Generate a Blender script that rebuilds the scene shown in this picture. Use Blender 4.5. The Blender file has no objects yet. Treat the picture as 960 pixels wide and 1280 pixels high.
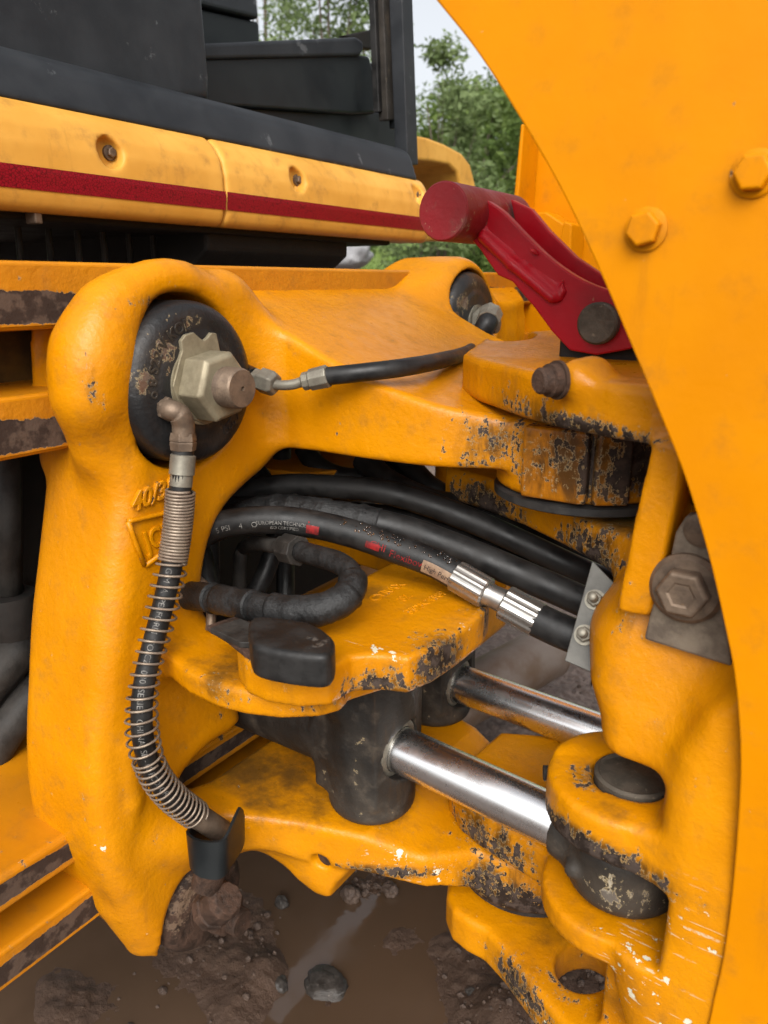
import bpy, bmesh, math, random
import numpy as np
from mathutils import Vector, Matrix
rnd = random.Random(7)
S = bpy.context.scene
COL = S.collection
# ------------------------------------------------------------------ camera, sky, sun, exposure
TH, PITCH, CAMH, FPX = math.radians(34.0), math.radians(16.6), 1.05, 960.0
cam = bpy.data.cameras.new('camera'); camo = bpy.data.objects.new('camera', cam); COL.objects.link(camo)
cam.sensor_fit = 'HORIZONTAL'; cam.sensor_width = 36; cam.lens = 36; cam.clip_start = .02; cam.clip_end = 2000
camo.location = (0, 0, CAMH); camo.rotation_euler = (math.pi/2 - PITCH, 0, TH)
cam.dof.use_dof = True; cam.dof.focus_distance = .85; cam.dof.aperture_fstop = 10.0
S.camera = camo
S.render.resolution_x, S.render.resolution_y = 768, 1024
W = bpy.data.worlds.new('World'); S.world = W; W.use_nodes = True
SUN_EL, SUN_AZ = math.radians(40), math.radians(150)      # azimuth measured from +Y towards +X
wn = W.node_tree.nodes; wl = W.node_tree.links
sky = wn.new('ShaderNodeTexSky'); sky.sky_type = 'NISHITA'; sky.sun_disc = False
sky.sun_elevation = SUN_EL; sky.sun_rotation = SUN_AZ
sky.air_density = 1.0; sky.dust_density = 6.0; sky.ozone_density = 1.0
hs = wn.new('ShaderNodeHueSaturation'); hs.inputs['Saturation'].default_value = .22
wl.new(sky.outputs[0], hs.inputs['Color']); wl.new(hs.outputs[0], wn['Background'].inputs['Color'])
wn['Background'].inputs['Strength'].default_value = .15
sl = bpy.data.lights.new('sun', 'SUN'); slo = bpy.data.objects.new('sun', sl); COL.objects.link(slo)
sl.energy = 0.8; sl.angle = math.radians(40); sl.color = (1, .97, .92)
sd = Vector((math.sin(SUN_AZ)*math.cos(SUN_EL), math.cos(SUN_AZ)*math.cos(SUN_EL), math.sin(SUN_EL)))
slo.rotation_euler = sd.to_track_quat('Z', 'Y').to_euler()
S.view_settings.view_transform = 'Standard'; S.view_settings.look = 'None'
S.view_settings.exposure = 0.80; S.view_settings.gamma = 1.0
S.cycles.max_bounces = 6

# ------------------------------------------------------------------ where a point of the photograph lies in the place
ct, st, cp, sp = math.cos(TH), math.sin(TH), math.cos(PITCH), math.sin(PITCH)
def ray(px, py):
    x, y = (px-480)/FPX, (py-640)/FPX
    Y, Z = cp - y*sp, -sp - y*cp
    return np.array((ct*x - st*Y, st*x + ct*Y, Z))
O = np.array((0, 0, CAMH))
def pt(px, py, t): return O + ray(px, py)*t
def pn(px, py, n): d = ray(px, py); return O + d*(n/d[0])
def pu(px, py, u): d = ray(px, py); return O + d*(u/d[1])
def pz(px, py, z): d = ray(px, py); return O + d*((z-CAMH)/d[2])
def PN(L, n): return [(p[1], p[2]) for p in (pn(a, b, n) for a, b in L)]    # outline on a plane across n -> (u, z)
def PU(L, u): return [(p[0], p[2]) for p in (pu(a, b, u) for a, b in L)]    # -> (n, z)
def PZ(L, z): return [(p[0], p[1]) for p in (pz(a, b, z) for a, b in L)]    # -> (n, u)

# ------------------------------------------------------------------ things, parts
def link(o, parent=None):
    COL.objects.link(o)
    if parent is not None: o.parent = parent
    return o
def tag(o, label=None, cat=None, group=None, kind=None):
    if label: o['label'] = label
    if cat: o['category'] = cat
    if group: o['group'] = group
    if kind: o['kind'] = kind
    return o
def thing(name, loc, label, cat, group=None):
    o = bpy.data.objects.new(name, None); o.empty_display_size = .02
    o.location = loc; link(o); o['base'] = 1; del o['base']
    return tag(o, label, cat, group)
def worldloc(o):
    v = Vector((0, 0, 0))
    while o is not None: v += o.location; o = o.parent
    return v
def mesh_obj(name, V, F, mat, parent=None, smooth=True, base=None, attrs=None):
    V = np.asarray(V, dtype=np.float64)
    if parent is not None: off = np.array(worldloc(parent)); loc = (0, 0, 0)
    else:
        off = np.array(base) if base is not None else np.array((V[:, 0].mean(), V[:, 1].mean(), V[:, 2].min())); loc = off
    me = bpy.data.meshes.new(name)
    if isinstance(F, np.ndarray):
        k = F.shape[1]
        me.vertices.add(len(V)); me.vertices.foreach_set('co', (V-off).astype(np.float32).ravel())
        me.loops.add(F.size); me.loops.foreach_set('vertex_index', F.astype(np.int32).ravel())
        me.polygons.add(len(F)); me.polygons.foreach_set('loop_start', np.arange(0, F.size, k, dtype=np.int32))
        me.update(calc_edges=True); me.validate()
    else:
        me.from_pydata([tuple(v) for v in (V-off)], [], F); me.update()
    if smooth: me.polygons.foreach_set('use_smooth', np.ones(len(me.polygons), dtype=bool))
    if attrs is not None:
        for an, av in attrs.items():
            a = me.attributes.new(an, 'FLOAT', 'POINT'); a.data.foreach_set('value', np.asarray(av, dtype=np.float32))
    me.materials.append(mat)
    o = bpy.data.objects.new(name, me); o.location = loc
    return link(o, parent)
def sharp(o, deg=35):
    me = o.data; me.update()
    try: me.set_sharp_from_angle(angle=math.radians(deg))
    except Exception: pass
    return o
def bevel(o, w, seg=2):
    m = o.modifiers.new('bevel', 'BEVEL'); m.width = w; m.segments = seg; m.limit_method = 'ANGLE'; m.angle_limit = math.radians(32)
    m.harden_normals = False
    return o

class MB:                                    # collects simple solids of ONE part
    def __init__(s): s.v = []; s.f = []
    def add(s, V, F):
        k = len(s.v); s.v += [tuple(map(float, p)) for p in V]; s.f += [tuple(i+k for i in f) for f in F]; return s
    def box(s, a, b):
        (x, y, z), (X, Y, Z) = a, b
        V = [(x,y,z),(X,y,z),(X,Y,z),(x,Y,z),(x,y,Z),(X,y,Z),(X,Y,Z),(x,Y,Z)]
        return s.add(V, [(3,2,1,0),(4,5,6,7),(0,1,5,4),(1,2,6,5),(2,3,7,6),(3,0,4,7)])
    def prism(s, ax, poly, lo, hi):
        n = len(poly); V = []
        for w in (lo, hi):
            for p, q in poly: V.append((w,p,q) if ax == 0 else (p,w,q) if ax == 1 else (p,q,w))
        A = sum(poly[i][0]*poly[(i+1)%n][1]-poly[(i+1)%n][0]*poly[i][1] for i in range(n))
        if ax == 1: A = -A
        F = [tuple(range(n-1,-1,-1)), tuple(range(n, 2*n))] + [(i,(i+1)%n,(i+1)%n+n,i+n) for i in range(n)]
        if A < 0: F = [tuple(reversed(f)) for f in F]
        return s.add(V, F)
    def lathe(s, c, axis, prof, seg=40, hexr=None, up=None):
        # prof: list of (distance along axis, radius); hexr gives a polygon count
        a = Vector(axis).normalized(); r = Vector(up) if up is not None else (Vector((0,0,1)) if abs(a.z) < .9 else Vector((1,0,0)))
        e1 = (r - a*r.dot(a)).normalized(); e2 = a.cross(e1); c = Vector(c); m = hexr or seg
        V = []; F = []
        for d, R in prof:
            for k in range(m):
                t = 2*math.pi*k/m
                V.append(c + a*d + (e1*math.cos(t) + e2*math.sin(t))*R)
        for i in range(len(prof)-1):
            for k in range(m): F.append((i*m+k, i*m+(k+1)%m, (i+1)*m+(k+1)%m, (i+1)*m+k))
        F.append(tuple(range(m-1,-1,-1))); F.append(tuple((len(prof)-1)*m+k for k in range(m)))
        return s.add(V, F)
    def obj(s, name, mat, parent=None, smooth=False, bev=0, seg=2, base=None, sh=None):
        o = mesh_obj(name, s.v, s.f, mat, parent, smooth or sh is not None, base)
        if sh is not None: sharp(o, sh)
        if bev: bevel(o, bev, seg)
        return o

def catmull(P, sub=8, closed=False):
    P = [np.asarray(p, float) for p in P]; n = len(P); out = []
    rng = range(n) if closed else range(n-1)
    for i in rng:
        if closed: p0, p1, p2, p3 = P[i-1], P[i], P[(i+1)%n], P[(i+2)%n]
        else: p0, p1, p2, p3 = P[max(i-1,0)], P[i], P[i+1], P[min(i+2,n-1)]
        for k in range(sub):
            t = k/sub
            out.append(.5*((2*p1)+(-p0+p2)*t+(2*p0-5*p1+4*p2-p3)*t*t+(-p0+3*p1-3*p2+p3)*t**3))
    if not closed: out.append(P[-1])
    return out
def smooth2(P, sub=4): return [tuple(p) for p in catmull(P, sub, True)]
def frames(path):
    P = [Vector(p) for p in path]; T = []
    for i in range(len(P)):
        T.append((P[min(i+1,len(P)-1)]-P[max(i-1,0)]).normalized())
    r = Vector((0,0,1)) if abs(T[0].z) < .9 else Vector((1,0,0))
    N = [(r - T[0]*r.dot(T[0])).normalized()]
    for i in range(1, len(P)):
        v = N[-1] - T[i]*N[-1].dot(T[i]); N.append(v.normalized())
    return P, T, N, [T[i].cross(N[i]) for i in range(len(P))]
def tube(mb, path, r, seg=20):
    P, T, N, B = frames(path); m = len(P)
    R = r if hasattr(r, '__len__') else [r]*m
    V = []; F = []
    for i in range(m):
        for k in range(seg):
            t = 2*math.pi*k/seg; V.append(P[i] + (N[i]*math.cos(t)+B[i]*math.sin(t))*R[i])
    for i in range(m-1):
        for k in range(seg): F.append((i*seg+k, i*seg+(k+1)%seg, (i+1)*seg+(k+1)%seg, (i+1)*seg+k))
    F.append(tuple(range(seg-1,-1,-1))); F.append(tuple((m-1)*seg+k for k in range(seg)))
    return mb.add(V, F)
def resample(path, n):
    P = np.array(path); d = np.r_[0, np.cumsum(np.linalg.norm(np.diff(P, axis=0), axis=1))]
    s = np.linspace(0, d[-1], n); return [np.array([np.interp(x, d, P[:, k]) for k in range(3)]) for x in s], d[-1]
def helix(mb, path, R, wire, turns, seg=7, per=20, phase=0):
    Pp, L = resample(path, max(60, int(turns*3))); P, T, N, B = frames(Pp)
    n = int(turns*per); pts = []
    for i in range(n+1):
        f = i/n*(len(P)-1); j = min(int(f), len(P)-2); w = f-j
        a = 2*math.pi*turns*i/n + phase; rr = R(i/n) if callable(R) else R
        c = P[j].lerp(P[j+1], w); e1 = N[j].lerp(N[j+1], w); e2 = B[j].lerp(B[j+1], w)
        pts.append(c + (e1*math.cos(a)+e2*math.sin(a))*rr)
    return tube(mb, pts, wire, seg)

# ------------------------------------------------------------------ cast shapes: signed distances with fillets, meshed
def poly_sd(P, Q, poly):
    P = P.astype(np.float32); Q = Q.astype(np.float32)
    d = np.full(np.broadcast(P, Q).shape, 1e9, np.float32); s = np.ones_like(d); n = len(poly)
    for i in range(n):
        ax, ay = poly[i]; bx, by = poly[i-1]
        ex, ey = bx-ax, by-ay; wx, wy = P-ax, Q-ay
        h = np.clip((wx*ex+wy*ey)/max(ex*ex+ey*ey, 1e-12), 0, 1)
        dx, dy = wx-ex*h, wy-ey*h
        d = np.minimum(d, dx*dx+dy*dy)
        c1, c2, c3 = Q >= ay, Q < by, (ex*wy) > (ey*wx)
        fl = (c1 & c2 & c3) | (~c1 & ~c2 & ~c3)
        s = np.where(fl, -s, s)
    return s*np.sqrt(d)
def ext(d2, w, r):
    a, b = d2+r, w+r
    return np.minimum(np.maximum(a, b), 0) + np.sqrt(np.maximum(a, 0)**2+np.maximum(b, 0)**2) - r
class Field:
    def __init__(s, lo, hi, h):
        s.lo = np.array(lo, float); s.h = h; s.n = np.ceil((np.array(hi)-s.lo)/h).astype(int)+1
        s.F = np.full(tuple(s.n), .05, np.float32)
        s.ax = [(s.lo[k]+h*np.arange(s.n[k])).astype(np.float32) for k in range(3)]
    def _blk(s, lo, hi, m):
        sl = []
        for k in range(3):
            i = max(0, int((lo[k]-m-s.lo[k])/s.h)); j = min(s.n[k], int((hi[k]+m-s.lo[k])/s.h)+2)
            if j <= i: return None, None
            sl.append(slice(i, j))
        X = s.ax[0][sl[0]][:, None, None]; Y = s.ax[1][sl[1]][None, :, None]; Z = s.ax[2][sl[2]][None, None, :]
        return tuple(sl), (X, Y, Z)
    def _put(s, lo, hi, fn, k, op):
        sl, g = s._blk(lo, hi, max(k, 0)+.03)
        if sl is None: return s
        d = fn(*g).astype(np.float32); A = s.F[sl]; d = np.broadcast_to(d, A.shape)
        if op == 'sub':
            if k <= 0: s.F[sl] = np.maximum(A, -d)
            else:
                h = np.clip(.5-.5*(d+A)/k, 0, 1); s.F[sl] = A*(1-h) - d*h + k*h*(1-h)
        elif op == 'int':
            s.F[sl] = np.maximum(A, d)
        else:
            if k <= 0: s.F[sl] = np.minimum(A, d)
            else:
                h = np.clip(.5+.5*(d-A)/k, 0, 1); s.F[sl] = d*(1-h)+A*h - k*h*(1-h)
        return s
    def prism(s, ax, poly, lo, hi, r=.006, k=.012, op='add', slope=None):
        # slope: (function of the other two axes giving the top) for ax 2
        xs = [p[0] for p in poly]; ys = [p[1] for p in poly]
        L, H = [0]*3, [0]*3; o = [i for i in range(3) if i != ax]
        L[ax], H[ax] = lo, hi; L[o[0]], H[o[0]] = min(xs), max(xs); L[o[1]], H[o[1]] = min(ys), max(ys)
        def fn(X, Y, Z):
            g = [X, Y, Z]; p, q = g[o[0]], g[o[1]]
            d2 = poly_sd(p, q, poly)
            w = np.maximum(lo-g[ax], g[ax]-hi)
            if slope is not None: w = np.maximum(w, slope(X, Y, Z))
            return ext(d2, w, r)
        return s._put(L, H, fn, k, op)
    def cyl(s, ax, c, R, lo, hi, r=.004, k=.012, op='add'):
        L, H = [0]*3, [0]*3; o = [i for i in range(3) if i != ax]
        L[ax], H[ax] = lo, hi
        for j in (0, 1): L[o[j]], H[o[j]] = c[j]-R, c[j]+R
        def fn(X, Y, Z):
            g = [X, Y, Z]; d2 = np.sqrt((g[o[0]]-c[0])**2+(g[o[1]]-c[1])**2)-R
            return ext(d2, np.abs(g[ax]-(lo+hi)/2)-(hi-lo)/2, r)
        return s._put(L, H, fn, k, op)
    def cap(s, a, b, ra, rb, k=.012, op='add'):
        a, b = np.array(a, float), np.array(b, float); R = max(ra, rb)
        L, H = np.minimum(a, b)-R, np.maximum(a, b)+R; e = b-a; ee = max(e@e, 1e-9)
        def fn(X, Y, Z):
            h = np.clip(((X-a[0])*e[0]+(Y-a[1])*e[1]+(Z-a[2])*e[2])/ee, 0, 1)
            return np.sqrt((X-a[0]-e[0]*h)**2+(Y-a[1]-e[1]*h)**2+(Z-a[2]-e[2]*h)**2)-(ra+(rb-ra)*h)
        return s._put(L, H, fn, k, op)
    def chain(s, pts, rs, k=.01, op='add'):
        for i in range(len(pts)-1): s.cap(pts[i], pts[i+1], rs[i] if hasattr(rs,'__len__') else rs, rs[i+1] if hasattr(rs,'__len__') else rs, k, op)
        return s
    def ell(s, c, R, k=.012, op='add'):
        c, R = np.array(c, float), np.array(R, float)
        def fn(X, Y, Z):
            q = np.sqrt(((X-c[0])/R[0])**2+((Y-c[1])/R[1])**2+((Z-c[2])/R[2])**2)
            return (q-1)*R.min()
        return s._put(c-R, c+R, fn, k, op)
    def custom(s, lo, hi, fn, k=.01, op='add'): return s._put(lo, hi, fn, k, op)
    def mesh(s):
        F = s.F.copy(); F[[0,-1]] = .05; F[:, [0,-1]] = .05; F[:, :, [0,-1]] = .05
        I = F < 0; n = np.array(F.shape)
        cnt = np.zeros(n-1, np.int8); offs = [(i,j,k) for i in (0,1) for j in (0,1) for k in (0,1)]
        for (i,j,k) in offs: cnt += I[i:n[0]-1+i, j:n[1]-1+j, k:n[2]-1+k]
        act = np.argwhere((cnt > 0) & (cnt < 8)); del cnt
        val = {o: F[act[:,0]+o[0], act[:,1]+o[1], act[:,2]+o[2]] for o in offs}
        acc = np.zeros((len(act), 3), np.float32); num = np.zeros(len(act), np.float32)
        for a in offs:
            for ax in range(3):
                if a[ax]: continue
                b = list(a); b[ax] = 1; b = tuple(b); va, vb = val[a], val[b]
                m = (va < 0) != (vb < 0); t = np.where(m, va/np.where(m, va-vb, 1), 0)
                for c in range(3):
                    acc[:, c] += np.where(m, a[c]+(t if c == ax else 0), 0)
                num += m
        V = s.lo + s.h*(act + acc/num[:, None])
        idx = np.full(n-1, -1, np.int32); idx[tuple(act.T)] = np.arange(len(act))
        Q = []
        for ax in range(3):
            o = [(1,2),(2,0),(0,1)][ax]
            sa = [slice(None)]*3; sb = [slice(None)]*3; sa[ax] = slice(0,-1); sb[ax] = slice(1,None)
            A, B = I[tuple(sa)], I[tuple(sb)]
            E = np.argwhere(A != B); ins = A[tuple(E.T)]
            ok = (E[:, o[0]] > 0) & (E[:, o[1]] > 0) & (E[:, o[0]] < n[o[0]]-1) & (E[:, o[1]] < n[o[1]]-1)
            E, ins = E[ok], ins[ok]
            def at(da, db):
                G = E.copy(); G[:, o[0]] += da; G[:, o[1]] += db; return idx[tuple(G.T)]
            q = np.stack([at(-1,-1), at(0,-1), at(0,0), at(-1,0)], 1)
            q[~ins] = q[~ins][:, ::-1]; Q.append(q)
        return V, np.concatenate(Q)
    def obj(s, name, mat, parent=None, base=None, wear=None, cream=None, grime=None):
        V, Q = s.mesh(); at = {}
        at['wear'] = spots(V, wear or []); at['cream'] = spots(V, cream or []); at['grime'] = spots(V, grime or [])
        return mesh_obj(name, V, Q, mat, parent, True, base, at)
def spots(V, L):
    w = np.zeros(len(V))
    for c, r, s in L:
        r = np.array(r if hasattr(r, '__len__') else (r, r, r))
        d = np.sqrt((((V-np.array(c))/r)**2).sum(1)); w = np.maximum(w, s*np.clip(1.25-d, 0, 1)) if s > 0 else w + s*np.clip(1.25-d, 0, 1)
    return w

# ------------------------------------------------------------------ materials
ALB = .77
class NT:
    def __init__(s, name):
        s.m = bpy.data.materials.new(name); s.m.use_nodes = True; s.t = s.m.node_tree; s.b = s.t.nodes['Principled BSDF']
        s.co = s.t.nodes.new('ShaderNodeTexCoord').outputs['Object']
    def n(s, ty, **kw):
        x = s.t.nodes.new('ShaderNode'+ty)
        for k, v in kw.items(): setattr(x, k, v)
        return x
    def set(s, sock, v):
        if hasattr(v, 'links') or hasattr(v, 'is_output'): s.t.links.new(v, sock)
        else: sock.default_value = v
    def noise(s, scale, detail=6, rough=.6, co=None, stretch=None, dist=0):
        x = s.n('TexNoise'); x.inputs['Scale'].default_value = scale; x.inputs['Detail'].default_value = detail
        x.inputs['Roughness'].default_value = rough; x.inputs['Distortion'].default_value = dist
        c = co or s.co
        if stretch:
            mp = s.n('Mapping'); mp.inputs['Scale'].default_value = stretch; s.t.links.new(c, mp.inputs[0]); c = mp.outputs[0]
        s.t.links.new(c, x.inputs['Vector']); return x.outputs['Fac']
    def voro(s, scale, feature='F1', out='Distance', co=None):
        x = s.n('TexVoronoi', feature=feature); x.inputs['Scale'].default_value = scale
        s.t.links.new(co or s.co, x.inputs['Vector']); return x.outputs[out]
    def mr(s, v, a, b, c=0., d=1.):
        x = s.n('MapRange', interpolation_type='SMOOTHSTEP')
        for i, k in enumerate((v, a, b, c, d)): s.set(x.inputs[i], k)
        return x.outputs[0]
    def math(s, op, a, b=0.):
        x = s.n('Math', operation=op); s.set(x.inputs[0], a); s.set(x.inputs[1], b); return x.outputs[0]
    def mix(s, f, a, b):
        x = s.n('Mix', data_type='RGBA'); s.set(x.inputs[0], f)
        for i, c in ((6, a), (7, b)):
            s.set(x.inputs[i], (*c, 1) if isinstance(c, tuple) and len(c) == 3 else c)
        return x.outputs[2]
    def attr(s, name): x = s.n('Attribute'); x.attribute_name = name; return x.outputs['Fac']
    def bump(s, h, strength=.3, dist=.002, nrm=None):
        x = s.n('Bump'); x.inputs['Strength'].default_value = strength; x.inputs['Distance'].default_value = dist
        s.t.links.new(h, x.inputs['Height'])
        if nrm is not None: s.t.links.new(nrm, x.inputs['Normal'])
        return x.outputs[0]
    def out(s, color=None, rough=None, metal=None, normal=None, raw=False, **kw):
        if color is not None and not raw:
            color = s.mix(1., color, (ALB, ALB, ALB)); color.node.blend_type = 'MULTIPLY'
        for k, v in (('Base Color', color), ('Roughness', rough), ('Metallic', metal), ('Normal', normal), *kw.items()):
            if v is not None: s.set(s.b.inputs[k], (*v, 1) if isinstance(v, tuple) and len(v) == 3 else v)
        return s.m
M = {}
def paint(name, c1, c2, base=.0, chip1=(.022,.014,.010), chip2=(.07,.05,.04), rough=(.27,.44), cast=.42, dirt=.45, streak=None, scale=1., edge=1., dirtc=(.22,.105,.02), spec=.24, grimeshadec=(.075,.040,.012), smear=.9):
    k = NT(name)
    big = k.noise(7*scale, 4); mid = k.noise(30*scale, 7, .65); fine = k.noise(120*scale, 10, .68, dist=.3)
    fine2 = k.noise(75*scale, 9, .7, stretch=(1, 1, .35) if streak is None else streak, dist=.2)
    w = k.attr('wear'); cr = k.attr('cream')
    geo = k.n('NewGeometry'); ed = k.mr(geo.outputs['Pointiness'], .53, .62)
    col = k.mix(k.mr(big, .3, .7), c1, c2)
    dm = k.math('MULTIPLY', k.mr(mid, .50, .78), dirt)
    dm2 = k.math('ADD', dm, k.math('MULTIPLY', k.mr(w, .1, .9), .25))
    col = k.mix(dm2, col, dirtc)
    # faint sooty specks and rubbed streaks
    st_ = k.noise(22*scale, 8, .7, stretch=(1, 1, .12)); col = k.mix(k.math('MULTIPLY', k.mr(st_, .58, .8), dirt*.8), col, (.16,.07,.015))
    gm = k.mr(k.math('ADD', k.math('MULTIPLY', k.attr('grime'), .75), k.math('MULTIPLY', k.math('SUBTRACT', k.noise(18*scale, 8, .7), .5), 1.3)), .15, .75)  # dirt, with the shade of inner recesses put into the same brown
    col = k.mix(k.math('MULTIPLY', gm, k.mr(k.attr('grime'), .02, .2, 0, .88)), col, grimeshadec)
    f = k.math('MULTIPLY', k.math('ADD', fine, fine2), .5)
    sc = k.math('ADD', f, k.math('MULTIPLY', w, .22))
    sc = k.math('ADD', sc, k.math('MULTIPLY', ed, .085*edge))
    sc = k.math('ADD', sc, k.math('MULTIPLY', mid, .16))
    sc = k.math('ADD', sc, k.math('MULTIPLY', k.math('MULTIPLY', k.mr(k.noise(55*scale, 10, .75, stretch=(1, 2.6, .5), dist=1.2), .56, .70), k.mr(w, .12, .6)), .05))
    ch = k.mr(sc, .735-base, .75-base); ring = k.mr(sc, .715-base, .738-base)
    smr = k.math('MULTIPLY', k.mr(k.math('ADD', k.noise(26, 9, .72, stretch=(1, 1, .45), dist=.6), k.math('MULTIPLY', w, .24)), .54, .76), k.mr(w, .15, .7, 0, smear))
    col = k.mix(smr, col, (.055,.026,.007))
    cc = k.mix(k.mr(k.noise(60*scale, 4), .45, .6), chip1, chip2)
    col = k.mix(k.math('MULTIPLY', ring, .6), col, (.55,.42,.22))
    col = k.mix(ch, col, cc)
    cm = k.mr(k.math('ADD', k.math('MULTIPLY', k.noise(85, 5, .55), .7), k.math('MULTIPLY', cr, .3)), .525, .54)
    cm = k.math('MULTIPLY', cm, k.mr(cr, .05, .12))
    col = k.mix(cm, col, (.72,.68,.52))
    def sline(rot, sc_, th_):
        mp = k.n('Mapping'); mp.inputs['Rotation'].default_value = rot; mp.inputs['Scale'].default_value = (.07, 1, 1); k.t.links.new(k.co, mp.inputs[0])
        return k.mr(k.noise(sc_, 2, .5, co=mp.outputs[0], dist=.15), th_, th_+.03)
    lm = k.math('MULTIPLY', k.math('MAXIMUM', sline((0,.6,.4), 260, .665), sline((.3,-.9,.2), 210, .675)), k.math('MULTIPLY', k.mr(cr, .08, .35), k.mr(fine, .40, .52)))
    col = k.mix(k.math('MULTIPLY', lm, .8), col, (.62,.55,.40))
    r = k.mr(mid, .3, .7, rough[0], rough[1]); r = k.math('ADD', r, k.math('MULTIPLY', ch, .3))
    peel = k.noise(165, 3, .6); lump = k.noise(38, 3); pit = k.noise(520, 2)
    h = k.math('ADD', k.math('MULTIPLY', lump, cast), k.math('MULTIPLY', peel, .42*cast)); h = k.math('ADD', h, k.math('MULTIPLY', pit, .10*cast))
    b1 = k.bump(h, .75, .0042)
    scr = k.noise(9, 12, .75, stretch=(1, 7, 22), dist=.5)
    inv = k.math('SUBTRACT', 1., k.math('MAXIMUM', ch, cm)); b2 = k.bump(inv, .5, .0008, b1)
    k.out(col, r, 0., b2, Coat_Weight=None) if False else k.out(col, r, 0., b2)
    k.b.inputs['Specular IOR Level'].default_value = spec
    return k.m
def plain(name, c1, c2, rough=(.4,.6), metal=0., scale=20, bump=.2, dist=.002, spots_=None, spotc=(.3,.25,.2), fine=None, spec=.3):
    k = NT(name)
    a = k.noise(scale, 8, .65); col = k.mix(k.mr(a, .35, .65), c1, c2)
    b = k.noise(scale*4, 6, .7)
    if spots_:
        m = k.mr(k.math('ADD', k.noise(scale*2.2, 9, .7), k.math('MULTIPLY', k.attr('wear'), .25)), spots_, spots_+.05)
        col = k.mix(m, col, spotc)
    k.out(col, k.mr(a, .3, .7, *rough), metal, k.bump(k.math('ADD', a, k.math('MULTIPLY', b, .4)), bump, dist))
    k.b.inputs['Specular IOR Level'].default_value = spec
    return k.m
Y1, Y2 = (.67,.255,.0008), (.59,.212,.0008)
M['yellow'] = paint('cast_yellow_paint', Y1, Y2, scale=1.35, base=.004)
M['yellow_worn'] = paint('rubbed_yellow_paint', (.62,.22,.002), (.45,.15,.004), base=.0, cast=.4, dirt=.8, streak=(1,1,.10), dirtc=(.13,.06,.014), chip2=(.05,.03,.02))
M['yellow_plate'] = paint('plate_yellow_paint', (.68,.245,.0005), (.62,.212,.0005), base=-.004, cast=.10, dirt=.34, rough=(.38,.52), edge=.4, spec=.08)
M['yellow_panel'] = paint('faded_yellow_plastic', (.80,.42,.075), (.66,.32,.045), base=-.008, cast=.07, dirt=.65, rough=(.42,.55), edge=.2, dirtc=(.35,.17,.04))
M['yellow_rail'] = paint('rusty_yellow_rail', (.66,.245,.004), (.52,.185,.005), base=-.01, cast=.12, dirt=.55, chip1=(.035,.02,.014), chip2=(.10,.055,.035))
M['rust'] = plain('rusty_dark_steel', (.030,.017,.011), (.085,.045,.028), (.55,.9), 0, 60, .8, .003, .66, (.17,.11,.07))
M['railrust'] = paint('rubbed_rail_face', smear=0., c1=(.62,.23,.004), c2=(.50,.175,.005), base=.0, cast=.5, dirt=.55, chip1=(.045,.027,.019), chip2=(.105,.068,.048), rough=(.5,.7))
M['brown'] = plain('shaded_brown_yellow', (.16,.075,.012), (.07,.035,.01), (.6,.8), 0, 14, .3)  # rail webs: recess shade put into a darker brown
M['black_cast'] = paint('black_cast_paint', (.010,.010,.011), (.018,.018,.018), smear=0., spec=.3, base=-.03, chip1=(.13,.09,.065), chip2=(.10,.05,.028), rough=(.32,.55), cast=.5, dirt=.5, dirtc=(.06,.045,.035))
M['black_letters'] = paint('worn_letters', (.02,.02,.02), (.05,.04,.03), base=.06, chip1=(.20,.13,.09), chip2=(.10,.075,.055), cast=.3, dirt=.8, dirtc=(.09,.06,.045))
M['black_dirty'] = paint('dirty_black_paint', (.010,.009,.008), (.05,.042,.034), smear=0., spec=.3, base=-.025, chip1=(.40,.35,.26), chip2=(.12,.10,.08), rough=(.42,.7), cast=.5, dirt=.9, dirtc=(.11,.085,.06))
M['plastic'] = plain('grey_black_plastic', (.013,.015,.018), (.026,.029,.033), (.45,.6), 0, 9, .15, .002, .61, (.085,.09,.095))
M['plastic_dark'] = plain('dark_plastic', (.006,.008,.009), (.013,.016,.017), (.35,.55), 0, 12, .12, .002, .68, (.09,.10,.09))
M['rubber'] = plain('black_rubber', (.008,.008,.008), (.022,.021,.020), (.38,.6), 0, 40, .25, .0012, .70, (.09,.08,.07))
M['tape'] = plain('black_wrap_tape', (.010,.010,.010), (.024,.024,.024), (.35,.55), 0, 55, .6, .003, .70, (.09,.085,.08))
M['void'] = plain('grimy_shaded_metal', (.010,.009,.008), (.022,.018,.015), (.6,.85), 0, 18, .4, .003)  # grimy parts, and interior shade given as a near-black colour
M['grimy'] = plain('oily_grey_metal', (.020,.018,.016), (.050,.044,.038), (.45,.75), .2, 25, .4, .003)
M['zinc'] = plain('dull_zinc', (.30,.28,.225), (.19,.17,.135), (.38,.58), .5, 45, .3, .0012, .66, (.16,.10,.06))
M['nut'] = plain('pale_zinc_nut', (.33,.285,.19), (.22,.185,.12), (.42,.6), .35, 40, .3, .0012, .70, (.2,.12,.07))
M['brownsteel'] = plain('oxidised_steel', (.23,.165,.115), (.12,.085,.06), (.42,.65), .45, 50, .4, .0015, .68, (.30,.17,.08))
M['spring'] = plain('rusty_spring_wire', (.36,.29,.22), (.22,.165,.125), (.38,.55), .55, 70, .3, .0008)
M['greyplate'] = plain('grey_galvanised_plate', (.145,.14,.125), (.10,.097,.088), (.45,.6), .45, 22, .15, .001, .72, (.09,.085,.08))
M['mudsteel'] = plain('muddy_steel', (.26,.21,.155), (.13,.10,.075), (.5,.75), .3, 35, .4, .0015, .62, (.24,.17,.11))
M['seal'] = plain('dark_seal_ring', (.03,.03,.03), (.055,.053,.05), (.35,.5), .3, 40, .2)
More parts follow.
